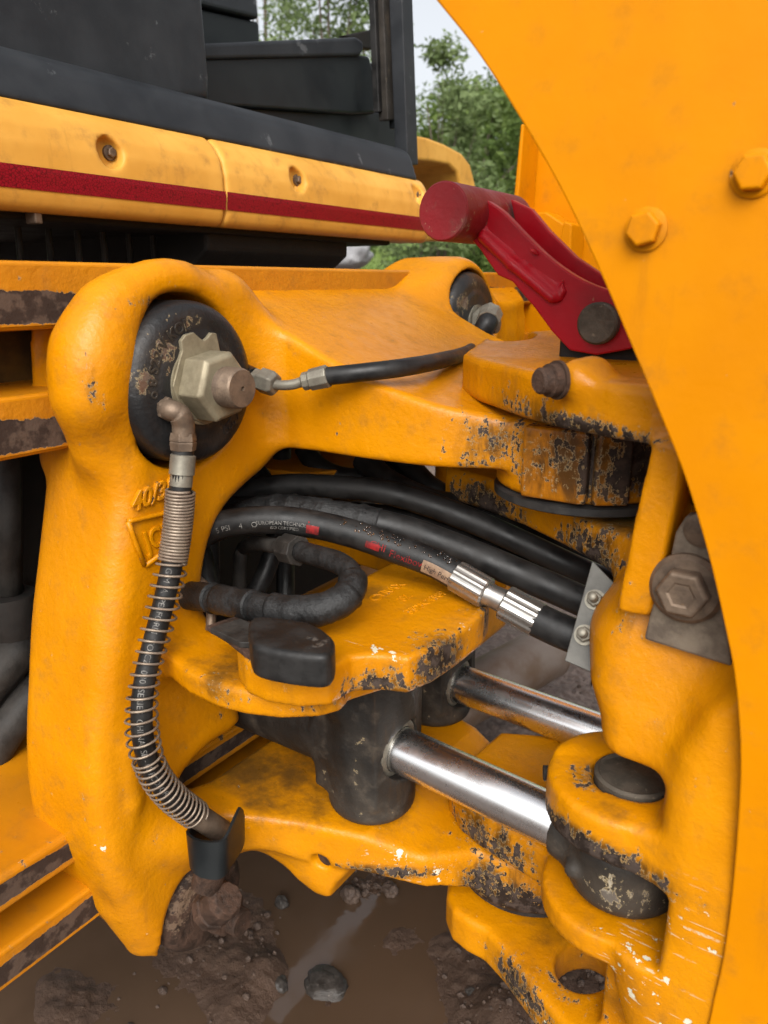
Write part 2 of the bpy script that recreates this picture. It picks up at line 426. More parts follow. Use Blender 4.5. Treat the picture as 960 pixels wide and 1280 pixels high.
M['red'] = paint('red_paint', smear=0., c1=(.44,.004,.014), c2=(.33,.003,.012), base=-.012, cast=.14, dirt=.3, dirtc=(.16,.02,.02), chip1=(.25,.2,.18), chip2=(.1,.06,.05), rough=(.3,.45))
M['reddull'] = paint('worn_red_paint', (.28,.014,.02), (.16,.022,.022), base=.035, cast=.3, dirt=.7, dirtc=(.17,.11,.09), chip1=(.13,.10,.08), chip2=(.2,.17,.15), rough=(.4,.6))
M['bronze'] = plain('dirty_pin', (.13,.11,.085), (.075,.065,.05), (.5,.7), .4, 50, .4, .0015, .6, (.22,.19,.14))
def tape_mat():
    k = NT('red_reflective_tape')
    mp = k.n('Mapping'); mp.inputs['Rotation'].default_value = (0, .0, 0); k.t.links.new(k.co, mp.inputs[0])
    v = k.voro(300, 'DISTANCE_TO_EDGE', 'Distance', mp.outputs[0]); a = k.noise(14, 6)
    col = k.mix(k.mr(v, .02, .12), (.12,.002,.006), (.27,.004,.014)); col = k.mix(k.mr(a, .5, .8, 0, .45), col, (.20,.012,.012))
    k.out(col, .4, 0., k.bump(v, .15, .001)); k.b.inputs['Specular IOR Level'].default_value = .2; return k.m
M['redtape'] = tape_mat()
def chrome():
    k = NT('chrome_rod')
    a = k.noise(40, 8, .7); s_ = k.noise(90, 6, .7, stretch=(.15, 1, 1))
    m = k.mr(k.math('ADD', a, k.math('MULTIPLY', s_, .4)), .99, 1.05)
    col = k.mix(m, (.80,.80,.80), (.40,.38,.35))
    k.out(col, k.math('ADD', k.mr(a, .35, .7, .25, .31), k.math('MULTIPLY', m, .25)), 1., k.bump(s_, .02, .0005), raw=True); return k.m
M['chrome'] = chrome()
def flat(name, c, rough=.6, emit=None):
    k = NT(name); k.out(c, rough); return k.m
M['print'] = plain('white_print', (.24,.23,.21), (.09,.085,.08), (.5,.6), 0, 200, 0)
M['printred'] = plain('red_print', (.30,.015,.015), (.08,.012,.012), (.5,.6), 0, 120, 0)
M['labelpaper'] = plain('tan_label', (.32,.22,.14), (.22,.14,.09), (.5,.7), 0, 80, .1)
M['inkdark'] = flat('dark_ink', (.03,.02,.018))
M['water_drop'] = NT('water_drop').out((.9,.9,.9), .03, 0., None); M['water_drop'].node_tree.nodes['Principled BSDF'].inputs['Transmission Weight'].default_value = 1
def mud():
    k = NT('wet_brown_mud')
    a = k.noise(2.2, 8, .6); b = k.noise(26, 10, .7); c = k.voro(60); d = k.noise(140, 6, .7)
    col = k.mix(k.mr(a, .35, .65), (.060,.033,.020), (.090,.053,.034)); col = k.mix(k.mr(b, .5, .75), col, (.125,.080,.055))
    col = k.mix(k.mr(d, .60, .72), col, (.20,.14,.105))
    sx = k.n('SeparateXYZ'); k.t.links.new(k.co, sx.inputs[0]); far = k.mr(k.math('ADD', sx.outputs[1], k.math('MULTIPLY', k.noise(3, 4), .5)), 1.35, 1.75)
    col = k.mix(k.math('MULTIPLY', far, .8), col, k.mix(k.mr(k.noise(70, 8, .7), .35, .65), (.15,.105,.085), (.34,.26,.22)))
    h = k.math('ADD', k.math('MULTIPLY', b, 1.0), k.math('MULTIPLY', d, .35)); h = k.math('ADD', h, k.math('MULTIPLY', c, -.3))
    k.out(col, k.mr(b, .35, .65, .35, .8), 0., k.bump(h, .8, .012)); k.b.inputs['Specular IOR Level'].default_value = .25; return k.m
M['mud'] = mud()
def puddle():
    k = NT('muddy_puddle_water')
    a = k.noise(1.7, 5); b = k.noise(9, 6)
    col = k.mix(k.mr(a, .4, .65), (.075,.046,.028), (.105,.066,.042)); col = k.mix(k.mr(b, .55, .8, 0, .5), col, (.06,.037,.023))
    k.out(col, k.mr(k.noise(13, 6), .45, .75, .03, .22), 0., k.bump(k.noise(14, 3), .05, .004)); k.b.inputs['IOR'].default_value = 1.7; return k.m
M['puddle'] = puddle()
M['stone'] = plain('wet_grey_stone', (.022,.018,.015), (.055,.046,.039), (.25,.6), 0, 40, .5, .004, .64, (.24,.21,.19))
M['stone2'] = plain('mud_clod', (.060,.038,.027), (.11,.074,.055), (.35,.7), 0, 60, .7, .004, .66, (.20,.145,.115))
M['field'] = plain('green_field', (.14,.24,.04), (.24,.31,.08), (.8,.9), 0, .9, .3, .05)
def leafm(name, a, b, c):
    k = NT(name); oi = k.n('NewGeometry'); f = oi.outputs['Random Per Island']
    col = k.mix(f, a, b); col = k.mix(k.mr(k.noise(1.3, 3), .45, .65), col, c)
    k.out(col, .6); k.b.inputs['Specular IOR Level'].default_value = .2
    # light through thin leaves
    tr = k.n('BsdfTranslucent'); k.t.links.new(col, tr.inputs[0]); mx = k.n('MixShader'); mx.inputs[0].default_value = .35
    k.t.links.new(k.b.outputs[0], mx.inputs[1]); k.t.links.new(tr.outputs[0], mx.inputs[2])
    k.t.links.new(mx.outputs[0], k.t.nodes['Material Output'].inputs[0]); return k.m
M['leaf'] = leafm('leaves', (.12,.18,.04), (.22,.30,.085), (.10,.16,.04))
M['leaf_pale'] = leafm('pale_leaves', (.14,.20,.07), (.25,.32,.14), (.18,.24,.10))
M['leaf_dark'] = leafm('dark_leaves', (.08,.13,.035), (.16,.22,.065), (.075,.12,.034))
M['bark'] = plain('bark', (.09,.07,.055), (.16,.13,.10), (.8,.9), 0, 30, .6, .01)
M['grass'] = leafm('grass_blades', (.10,.16,.025), (.18,.24,.06), (.14,.19,.04))
M['fadecream'] = paint('faded_cream_paint', (.70,.55,.36), (.62,.46,.26), base=-.04, cast=.05, dirt=.2)
M['stone_white'] = plain('pale_rubble', (.30,.30,.31), (.42,.42,.43), (.6,.8), 0, 40, .6, .006)
M['chrome_dull'] = plain('plated_steel', (.55,.54,.51), (.36,.34,.31), (.22,.4), .9, 60, .15, .0006, .70, (.20,.16,.12))
M['tube_mud'] = plain('muddy_rust_tube', (.20,.125,.08), (.30,.24,.20), (.4,.7), .1, 9, .3, .002, .66, (.34,.17,.07))
# ================================================================== machine body: cab rear and its frame
cab = thing('loader_cab', (-.95, .85, 1.1), 'rear of a loader cab with yellow panels, red reflective tape and dark plastic sills', 'vehicle cab')
FN = -.85
U0, US, U1 = .28, pn(275, 205, FN)[1], 1.435
z0, z1 = pn(0,262,FN)[2], pn(0,108,-.868)[2]
prof = [(-.872,z0+.002),(-.858,z0),(-.848,z0+.006),(-.843,z0+.018),(-.8405,z0+.04),(-.841,z0+.07),(-.846,z0+.09),(-.857,z0+.107),(-.872,z0+.119),(-.90,z1),(-.96,z1+.002),(-.96,z0+.002)]
prof = [tuple(p) for p in prof]
recess = []
def panel(ua, ub, bolts, end=False):
    f = Field((-.93, ua-.01, z0-.012), (-.82, ub+.012, z1+.012), .004)
    f.prism(1, prof, ua, ub, .006, 0)
    for px, py in bolts:
        c = pn(px, py, -.842); f.cyl(0, (c[1]-.002, c[2]), .0180, -.862, -.7, .003, .004, 'sub')
    if end: f.prism(2, [(-.80,ub-.05),(-.84,ub-.02),(-.90,ub+.03),(-.7,ub+.03),(-.7,ub-.09)], z0-.1, z1+.1, .01, .02, 'sub')
    o = f.obj('bumper_panel', M['yellow_panel'], cab)
    for px, py in bolts:
        c = pn(px, py, -.856)
        b = MB(); b.lathe((-.862, c[1]-.002, c[2]), AX0, [(0,.009),(.004,.009),(.0045,.0065)], 24); b.lathe((-.8575, c[1]-.002, c[2]), AX0, [(0,.0062),(.004,.0062),(.005,.005)], hexr=6)
        b.obj('bolt', M['brownsteel'], o, sh=35)
    return o
AX0 = np.array((1.,0,0))
panel(U0, US-.0012, [(141,191)]); panel(US+.0012, U1, [(375,225),(527,243)], True)
# reflective tape, wrapped on the face
def facez(z): return float(np.interp(z, [p[1] for p in prof[1:9]], [p[0] for p in prof[1:9]]))
for ua, ub in ((U0, US-.002), (US+.0005, U1-.035)):
    V = []; F = []; zs = np.linspace(pn(0,233,-.842)[2], pn(0,203,-.842)[2], 5)
    for u in (ua, ub):
        for z in zs: V.append((facez(z)+.0012, u, z))
    for i in range(4): F.append((i, i+5, i+6, i+1))
    mesh_obj('reflective_tape', V, F, M['redtape'], cab, False)
# sill above the panels
zs0 = z1-.002; zt = pn(0,58,-.90)[2]
sill = [(-.866,zs0-.03),(-.873,zs0),(-.884,zt-.02),(-.892,zt-.006),(-.905,zt+.002),(-.935,zt+.006),(-1.5,zt+.006),(-1.5,zs0-.03)]
f = Field((-1.02, .30, zs0-.012), (-.84, U1-.01, zt+.02), .005)
f.prism(1, [p if p[0] > -1.2 else (-1.01, p[1]) for p in sill], .30, U1-.022, .006, 0)
f.obj('sill', M['plastic'], cab)
MB().box((-2.0,.3,zs0), (-1.0,U1-.03,zt+.003)).obj('cab_floor', M['plastic_dark'], cab)
# corner pillar panel on the left, seat back panels, tray with lid, window frame post
P = PN([(-260,-260),(215,-260),(247,0),(256,100),(256,130),(100,130),(-260,130)], -.945)
f = Field((-1.06, min(p[0] for p in P)-.02, min(p[1] for p in P)-.02), (-.90, max(p[0] for p in P)+.02, max(p[1] for p in P)+.02), .005)
f.prism(0, P, -1.04, -.93, .014, 0); f.obj('corner_panel', M['plastic'], cab)
P = PN([(180,-260),(300,-260),(322,0),(325,24),(180,-10)], -1.25); MB().prism(0, P, -1.33, -1.25).obj('seat_back_top', M['plastic'], cab, bev=.008, seg=3)
P = PN([(180,-6),(325,27),(326,54),(330,90),(180,90)], -1.26); MB().prism(0, P, -1.33, -1.26).obj('seat_back', M['plastic_dark'], cab, bev=.008, seg=3)
P = PN([(200,72),(440,66),(462,70),(466,85),(474,128),(470,142),(440,143),(200,128)], -1.02); MB().prism(0, P, -1.20, -1.02).obj('tray_box', M['plastic_dark'], cab, bev=.006, seg=3)
P = PN([(200,56),(446,46),(455,52),(455,64),(450,70),(200,76)], -1.012); MB().prism(0, P, -1.20, -1.012).obj('tray_lid', M['plastic'], cab, bev=.006, seg=3)
P = PN([(466,78),(480,80),(500,190),(300,190),(300,132),(474,140)], -1.035); MB().prism(0, P, -1.30, -1.035).obj('tray_bracket', M['plastic_dark'], cab, bev=.004)
P = PN([(430,44),(468,36),(468,62),(455,60)], -1.10); MB().prism(0, P, -1.12, -1.10).obj('hinge_bracket', M['void'], cab, bev=.003)
# post: rubber channel, dark frame, grey outer edge with chipped paint
def strip(name, xa, xb, n0, n1, mat, yb=206, xo=0):
    P = PN([(xa-8,-260),(xb-8,-260),(xb+8+xo,yb),(xa+8+xo,yb)], n1); return MB().prism(0, P, n0, n1).obj(name, mat, cab, bev=.002)
strip('window_rubber', 466, 478, -1.0, -.985, M['rubber'], 140); strip('window_channel', 477, 491, -.995, -.972, M['black_dirty'], 150); strip('post_inner', 490, 503, -.985, -.962, M['plastic_dark'], 160)
strip('post_outer', 502, 515, -.93, -.90, M['plastic'], 206)
# engine-bay underside below the panels
MB().box((-1.6,.2,z0-.006), (-.885,U1-.10,z0+.03)).obj('underside', M['void'], cab, bev=.004)
MB().prism(1, [(-1.5,z0-.10),(-1.0,z0-.10),(-.9,z0-.03),(-.9,z0),(-1.5,z0)], .86, U1-.22).obj('under_tray', M['void'], cab, bev=.006)
for x in (22, 60, 96, 128, 160, 190):
    a = pn(x, 283, -1.0); b2 = pn(x+3, 330, -1.0); g = MB(); tube(g, [a+np.array((0,0,.03)), a, b2-np.array((0,0,.05))], .0045, 8); g.obj('grille_rod', M['grimy'], cab, smooth=True)
a = pn(43, 278, -.87); MB().box((a[0]-.01,a[1]-.005,a[2]-.002),(a[0]+.01,a[1]+.005,a[2]+.02)).obj('clip', M['brownsteel'], cab, bev=.002)
# far mudguard
FD = -1.15
fo = [(515,168),(535,172),(556,180),(578,192),(588,205),(597,240),(599,300)]
fi = [(583,300),(578,240),(572,216),(562,206),(540,202),(515,200)]
P = PN(fo+fi, FD)
fd = thing('mudguard', pn(560,240,FD), 'faded yellow curved mudguard beyond the dark window post', 'mudguard')
MB().prism(0, P, FD-.30, FD).obj('guard', M['yellow_panel'], fd, bev=.008, seg=3)
# ------------------------------------------------------------------ frame rails
frame = thing('rear_frame', (-.75, .85, .40), 'horizontal yellow steel rear frame rails with rubbed rusty front faces behind the carriage', 'frame')
UA, UB = .12, 1.62
RN = -.66
def rail(z0, z1, n0, n1, name='rail', worn=True, ua=UA, ub=UB, lo=.06, hi=.62):
    h = z1-z0
    o = MB().box((n0, ua, z0), (n1, ub, z1)).obj(name, M['yellow_rail'], frame, bev=.005, seg=3)
    if worn: front(z0+.004, z1-.004, n1, lo, hi, o, ua+.003, ub-.003)
    return o
def front(z0, z1, n1, lo, hi, par, ua=UA+.003, ub=UB-.003):
    us = np.arange(ua, ub, .008); zs = np.linspace(z0, z1, 14); U_, Z_ = np.meshgrid(us, zs, indexing='ij'); nx, nz = U_.shape
    t = (Z_-z0)/(z1-z0); wv = np.array([[mn0.fractal(Vector((u*5, z*9, 1.7)), 1, 2, 4) for z in zs] for u in us])
    wear = np.clip((hi+.20*wv-t)*9, 0, 1)*np.clip((t-lo)*14+.4, 0, 1)*2.2
    V = np.stack([np.full(U_.size, n1+.0012), U_.ravel(), Z_.ravel()], 1); I = np.arange(nx*nz).reshape(nx, nz)
    Q = np.stack([I[:-1,:-1].ravel(), I[1:,:-1].ravel(), I[1:,1:].ravel(), I[:-1,1:].ravel()], 1)
    mesh_obj('rubbed_face', V, Q, M['railrust'], par, True, None, {'wear': wear.ravel()})
from mathutils import noise as mn0
zr = [pn(0,y,RN)[2] for y in (325,415,498,578)]
rail(zr[1], zr[0], -.80, RN); rail(zr[3], zr[2], -.80, RN)
MB().box((-.81, UA, zr[2]-.001), (-.765, UB, zr[1]+.001)).obj('web', M['brown'], frame)
LNn = -.645
zl = [pn(0,y,LNn)[2] for y in (1098,1143,1192,1242)]
ro = MB().prism(1, [(-.86,zl[1]),(LNn,zl[1]),(LNn,zl[0]-.004),(LNn-.004,zl[0]),(-.86,zl[0]+.004)], UA, UB).obj('rail', M['yellow_rail'], frame, bev=.004)
front(zl[1]+.004, zl[0]-.006, LNn, .22, .98, ro)
MB().box((-.84, UA, zl[1]-.10), (-.80, UB, zl[1]-.001)).obj('web', M['brown'], frame)
rail(zl[3], zl[2], -.80, LNn, lo=.10, hi=.72)
# dark rear bulkhead and things in front of it
MB().box((-1.35,-.1,.0+.25), (-1.30,1.9,zr[3]+.1)).obj('bulkhead', M['void'], frame)
MB().box((-1.3,-.1,.62), (-.98,.55,.66)).obj('axle_shelf', M['void'], frame, bev=.004)
g = MB(); tube(g, [pn(10,560,-.80), pn(12,742,-.80)], .014, 16); g.obj('pipe', M['grimy'], frame, smooth=True)
g = MB(); g.lathe(pn(11,742,-.80), (0,0,-1), [(0,.012),(.0,.028),(.008,.030),(.05,.024)], 28); g.obj('pipe_flange', M['void'], frame, sh=40)
g = MB(); tube(g, catmull([pn(-30,880,-.86), pn(10,830,-.84), pn(50,780,-.84), pn(90,740,-.86)], 5), .024, 14); g.obj('pipe', M['grimy'], frame, smooth=True)
g = MB(); tube(g, catmull([pn(-20,960,-.84), pn(15,905,-.82), pn(60,850,-.82), pn(110,820,-.84)], 5),   .022, 14); g.obj('pipe', M['grimy'], frame, smooth=True)
MB().box((-.85,.46,.515), (-.835,1.16,.93)).obj('shade_backing', M['void'], frame)  # added dark sheet behind the rails so the carriage window looks black
# yellow inner plates seen through the window of the carriage
MB().prism(2, PZ([(290,640),(470,625),(480,645),(470,735),(300,770)], .80)[:0] or [(-.78,.72),(-.62,.74),(-.56,.86),(-.60,1.05),(-.78,1.1)], .80, .815).obj('inner_plate', M['yellow_rail'], frame, bev=.003)
# stabiliser leg beyond the boom
stab = thing('stabiliser_leg', (-.5, 1.62, .3), 'yellow upright stabiliser leg seen in the gap between red lever and boom plate', 'stabiliser leg')
SU = 1.55
P = PU([(652,470),(655,250),(664,160),(690,60),(900,60),(900,470)], SU)
MB().prism(1, P, SU+.03, SU+.05).obj('back_plate', M['yellow_plate'], stab, bev=.004)
P = PU([(652,470),(655,250),(664,160),(668,160),(661,250),(659,470)], SU); MB().prism(1, P, SU-.05, SU+.03).obj('flange', M['yellow_plate'], stab, bev=.003)
P = PU([(660,470),(660,268),(690,266),(705,276),(760,310),(760,470)], SU); MB().prism(1, P, SU-.03, SU+.029).obj('gusset', M['yellow_plate'], stab, bev=.004)
P = PU([(718,330),(728,280),(738,284),(735,340)], SU); MB().prism(1, P, SU-.10, SU-.03).obj('rib', M['yellow_plate'], stab, bev=.003)
# ================================================================== sideshift carriage (the casting clamped to the rear rails)
carriage = thing('kingpost_carriage', (-.62, .5, .33), 'large yellow C-shaped cast carriage holding two black round clamps on the rails', 'machine casting')
C1 = pn(215, 477, -.60); C2 = pn(584, 404, -.60); C3 = pn(250, 1122, -.60)
f = Field((-.77, .32, .29), (-.17, 1.46, 1.10), .004)
col_px = [(170,341),(135,354),(106,381),(86,418),(74,455),(68,505),(72,548),(72,590),(66,650),(58,720),(50,790),(46,865),(46,940),(54,1005),(70,1060),
 (94,1100),(125,1140),(152,1166),(166,1176),(180,1172),(185,1150),(188,1125),(198,1094),(218,1070),(242,1050),(250,1028),(225,1015),(203,1003),(191,985),
 (203,952),(232,922),(262,903),(275,880),(256,835),(236,800),(226,770),(225,725),(234,670),(253,630),(280,602),(304,580),(312,548),(306,440),(300,385),(280,350),(230,336)]
colp = PN([(a+24-max(0, (b-900)*.085), b) for a, b in col_px[:19]], -.655) + PN([(a-6 if b > 1150 else a, b) for a, b in col_px[19:-1]], -.63) + PN(col_px[-1:], -.66)
f.prism(0, smooth2(colp, 3), -.72, -.583, .026, .0)
# a ridge down the middle of the column and a shallow raised field beside it
f.chain([pn(157, 848, -.597), pn(157, 930, -.592), pn(160, 1000, -.593), pn(154, 1070, -.602)], [.010,.013,.013,.008], .008)
f.ell(pn(122, 950, -.575), (.012,.028,.085), .010, 'sub')
f.chain([pn(268, 1020, -.60), pn(230, 1035, -.592), pn(196, 1040, -.60)], [.02,.026,.02], .03)
# top beam and the arm that runs to the swing post
topz = lambda X: np.interp(X, [-.80,-.72,-.68,-.60,-.52,-.46,-.38,-.305,-.1], [1.058,1.058,1.05,1.018,.980,.957,.936,.922,.920])
arm = [(-.73,.50),(-.68,.54),(-.63,.60),(-.56,.640),(-.46,.642),(-.38,.650),(-.325,.675),(-.26,.70),(-.20,.74),(-.185,.80),(-.22,.86),(-.30,.90),(-.40,.95),(-.50,1.06),(-.585,1.15),(-.61,1.37),(-.73,1.39)]
f.prism(2, smooth2(arm, 3), .872, 1.075, .007, .030, slope=lambda X, Y, Z: (Z-topz(X))*.92)
EYE_U = (-.262, .765)
f.cyl(2, EYE_U, .092, .850, .922, .004, .012)
# flat stop faces standing proud on the eye
for a, b in (((650,570),(738,590)), ((742,592),(812,596))):
    p, q = pu(a[0], a[1], .665), pu(b[0], b[1], .672)
# hood over the first clamp
hp = [np.array((-.597 - .02*max(0, math.cos(math.radians(g_))-.2), C1[1]+.096*math.cos(math.radians(g_)), C1[2]+.096*math.sin(math.radians(g_)))) for g_ in range(25, 190, 11)]
f.chain(hp, [.012]+[.0165]*(len(hp)-1), .012)
f.cyl(0, (C1[1], C1[2]), .085, -.668, -.45, .008, .006, 'sub')
f.chain([pn(120,560,-.622), pn(118,500,-.612), pn(121,440,-.610), pn(133,394,-.612)], [.018,.022,.022,.016], .045)
# far clamp boss, its hood and recess
f.cyl(0, (C2[1], C2[2]), .102, -.735, -.592, .03, .03)
f.chain([pn(515,386,-.66), pn(558,370,-.655)], [.036,.028], .05)
f.cyl(0, (C2[1], C2[2]), .083, -.665, -.3, .006, .006, 'sub')
# right-hand column of the carriage, mostly hidden
f.prism(0, [(1.22,.36),(1.36,.36),(1.37,.99),(1.22,.99)], -.72, -.60, .03, .02)
# middle shelf
shelf = PZ([(200,812),(232,838),(268,855),(305,864),(350,869),(400,867),(426,860),(436,848)], .70) + [(-.36,.56),(-.46,.57),(-.54,.535),(-.60,.505),(-.66,.50),(-.68,.44)]
f.prism(2, shelf, .674, .701, .006, .035)
# lower arm, eye, and the hollow below it
arm2 = [(-.61,.42),(-.60,.468),(-.55,.505),(-.48,.542),(-.41,.566),(-.35,.60),(-.31,.648),(-.27,.66),(-.2,.72),(-.2,.8),(-.27,.83),(-.38,.825),(-.50,.85),(-.585,.96),(-.61,1.0)]
top2 = lambda X: np.interp(X, [-.7,-.5,-.41,-.36,-.3], [.49,.478,.474,.452,.441])
bot2 = lambda X: np.interp(X, [-.7,-.5,-.41,-.34,-.29], [.43,.424,.424,.405,.379])
f.prism(2, arm2, .35, .52, .008, .03, slope=lambda X, Y, Z: np.maximum(Z-top2(X), bot2(X)-Z))
EYE_L = (-.29, .745)
f.cyl(2, EYE_L, .094, .378, .441, .006, .012)
def on_flank(px, py, fl=arm2):      # where a pixel's ray meets the upright flank of the lower arm
    d = ray(px, py); best = None
    for (x0, y0), (x1, y1) in zip(fl[:8], fl[1:9]):
        e = np.array((x1-x0, y1-y0)); M_ = np.array([[d[0], -e[0]], [d[1], -e[1]]])
        if abs(np.linalg.det(M_)) < 1e-9: continue
        t, w_ = np.linalg.solve(M_, np.array((x0, y0)))
        if 0 <= w_ <= 1 and t > 0 and (best is None or t < best): best = t
    return O+d*best
fb_ = [on_flank(*q) for q in ((292,1085),(318,1099),(345,1108),(384,1130),(404,1131),(412,1114),(432,1096),(446,1092))]
nub = [(-.60,.485),(-.55,.512),(-.48,.548),(-.43,.566),(-.43,.62),(-.60,.62)]
f.prism(2, nub, .33, .45, .008, .010, slope=lambda X, Y, Z: (np.interp(X, [q[0] for q in fb_], [q[2] for q in fb_])-Z)*.8)
f.ell(on_flank(336,1088)+np.array((.004,-.010,-.012)), (.050,.034,.036), .014, 'sub')
hcp = on_flank(398,1079); f.cyl(1, (hcp[0], hcp[2]), .0105, .45, .60, .001, .003, 'sub')
f.cap(pn(160,1120,-.628), pn(175,1174,-.618), .030, .015, .02)
# lower clamp seat
f.cyl(0, (C3[1], C3[2]), .066, -.66, -.45, .006, .008, 'sub')
casting = f.obj('casting', M['yellow'], carriage,
  grime=[(pz(300,960,.475), (.16,.10,.02), 1.0), (pz(400,930,.475), (.16,.10,.02), 1.0), (pz(280,840,.70), (.05,.05,.02), .7), (pn(560,400,-.62), (.05,.03,.08), .25), (pz(480,1000,.475), (.06,.05,.02), .5), (pu(780,580,.75), (.06,.06,.05), .9)],  # lower arm and shelf pocket spots carry shade as well as dirt
  wear=[(pu(640,560,.66), (.075,.05,.05), .8), (pu(700,575,.665), (.07,.05,.06), 1.1), (pu(775,570,.70), (.06,.06,.05), 1.05), (pu(610,590,.655), (.05,.04,.02), .6), (pz(610,1085,.41), (.07,.05,.05), .95),
        (pz(645,1115,.39), (.07,.06,.04), 1.35), (pz(500,1100,.43), (.12,.05,.012), .85), (pz(520,1052,.475), (.05,.02,.01), .8), (pn(290,905,-.5), (.05,.04,.03), .35), (pn(115,480,-.58), (.012,.012,.03), .75), (pn(180,375,-.58), (.05,.05,.008), .6), (pz(400,870,.69), (.10,.04,.02), .6), (pz(280,862,.69), (.05,.03,.015), .55)],
  cream=[(pn(100,1050,-.585), (.02,.016,.016), .75), (pn(98,1035,-.585), (.012,.012,.012), .6), (pn(130,1065,-.585), (.02,.01,.014), .55), (pn(128,470,-.583), (.012,.008,.012), .75), (pn(150,400,-.583), (.012,.008,.012), .6),
         (pn(180,1180,-.585), (.02,.012,.012), .5), (pz(500,1085,.45), (.06,.03,.02), .45), (pz(545,1100,.43), (.06,.03,.02), .42), (pn(95,970,-.585), (.012,.01,.03), .45)])
MB().lathe(hcp+np.array((0,.016,0)), (0,-1,0), [(0,.0112),(.004,.0112),(.005,.007)], 20).obj('pin_stub', M['rust'], carriage, sh=40)
plate_px = [(296,806),(306,822),(330,832),(372,838),(412,836),(440,820),(472,818),(510,822),(545,808),(580,785),(605,766),(612,752),(592,735),(540,715),(490,702),(462,716),(432,738),(400,758),(350,776),(300,794)]
f = Field((-.56,.36,.685), (-.22,.80,.755), .003)
f.prism(2, PZ(plate_px, .738), .702, .738, .004, 0)
f.obj('trunnion_cap', M['yellow'], carriage, grime=[(pz(440,740,.738), (.10,.06,.01), .5), (pz(560,720,.738), (.05,.04,.01), .35)], wear=[(pz(560,830,.72), (.05,.05,.03), 1.0), (pz(470,850,.71), (.07,.04,.02), .8), (pz(600,775,.725), (.03,.03,.03), .7), (pz(340,835,.73), (.06,.03,.02), .4)],
  cream=[(pz(490,818,.738), (.05,.010,.010), .62), (pz(580,780,.738), (.02,.012,.012), .55), (pz(395,842,.73), (.02,.012,.012), .5)])
MB().prism(2, [(-.66,.78),(-.50,.76),(-.40,.74),(-.36,.80),(-.45,.98),(-.66,1.05)], .694, .72).obj('inner_plate', M['yellow'], carriage, bev=.004)
# seal rings of the swing pivots
for c, z0, z1, R in ((EYE_U, .838, .849, .094), (EYE_U, .9225, .9335, .085), (EYE_L, .3665, .3775, .085), (EYE_L, .4415, .4485, .089)):
    MB().lathe((c[0], c[1], z0), (0,0,1), [(0,R-.004),(.002,R),(z1-z0-.002,R),(z1-z0,R-.004)], 72).obj('seal_ring', M['seal'], carriage, sh=40)
# the worn flat stops on the upper eye
for (a, b), w in ((((654,560),(737,590)), .012), (((744,592),(790,596)), .010)):
    def P2(px): 
        d = ray(px, 575); c = np.array(EYE_U); dd = d[:2]; R = .096
        A = dd@dd; B = -2*dd@c; C = c@c-R*R; disc = B*B-4*A*C; t = (-B-math.sqrt(max(disc, 0)))/(2*A); return dd*t
    p, q = P2(a[0]), P2(b[0]); e = (q-p)/np.linalg.norm(q-p); nn = np.array((e[1], -e[0])); nn = nn if nn@(p-np.array(EYE_U)) > 0 else -nn
    poly = [tuple(p+nn*w*.5), tuple(q+nn*w*.5), tuple(q-nn*.03), tuple(p-nn*.03)]
    g = Field((min(x[0] for x in poly)-.01, min(x[1] for x in poly)-.01, .845), (max(x[0] for x in poly)+.01, max(x[1] for x in poly)+.01, .927), .0025)
    g.prism(2, poly, .852, .9215, .003, 0)
    g.obj('stop_face', M['yellow_worn'], carriage, wear=[((*p, .89), (.08,.08,.06), .72), ((*q, .89), (.08,.08,.06), .8)])

def hexnut(mb, c, axis, R, h, up=None, ch=.12):
    mb.lathe(c, axis, [(0,R),(h*(1-ch),R),(h,R*.88)], hexr=6, up=up); return mb
AX = np.array((1., 0, 0))
def clamp(C, R, face, label, mats, nutR, studR, tilt=0, nuth=.030, studh=.052):
    c = thing('hydraulic_clamp', (-.66, C[1], C[2]), label, 'clamp', None)
    g = Field((-.67, C[1]-R-.01, C[2]-R-.01), (face+.01, C[1]+R+.01, C[2]+R+.01), .0025)
    g.cyl(0, (C[1], C[2]), R, -.665, face, .017, 0); g.cyl(0, (C[1], C[2]), R*.60, face-.004, face+.0003, .002, .006)
    g.obj('clamp_body', mats[0], c, wear=[((face-.004, C[1]-R*.55, C[2]+R*.45), (.03,.030,.022), .95), ((face-.004, C[1]-R*.80, C[2]+R*.12), (.03,.018,.016), 1.0), ((face-.004, C[1]-R*.1, C[2]+R*.78), (.03,.03,.012), .7), ((face, C[1]+.01, C[2]), (.01,.05,.05), .35)])
    up = (0, math.sin(tilt), math.cos(tilt))
    w = MB(); w.lathe((face, C[1], C[2]), AX, [(0,nutR*1.12),(.004,nutR*1.12)], 48); w.obj('washer', mats[1], c, sh=40)
    nb = MB(); hexnut(nb, (face+.0045, C[1], C[2]), AX, nutR, nuth, up); nb.obj('nut', mats[1], c, bev=.0015)
    sb = MB(); prof = [(0, studR)]
    x = nuth
    while x < nuth+studh*.35: prof += [(x, studR), (x+.0014, studR*.91)]; x += .0028
    prof += [(nuth+studh*.36, studR*.97), (nuth+studh*.40, studR*.90), (nuth+studh*.41, studR*.12), (nuth+studh*.36, studR*.1)]
    sb.lathe((face+.0045, C[1], C[2]), AX, prof, 40); sb.obj('stud', mats[2], c, sh=40)
    return c, up
F1 = -.560
k1, _ = clamp(C1, .078, F1, 'big black round clamp with pale hex nut at the near top of the carriage', (M['black_cast'], M['nut'], M['brownsteel']), .034, .019, .35)
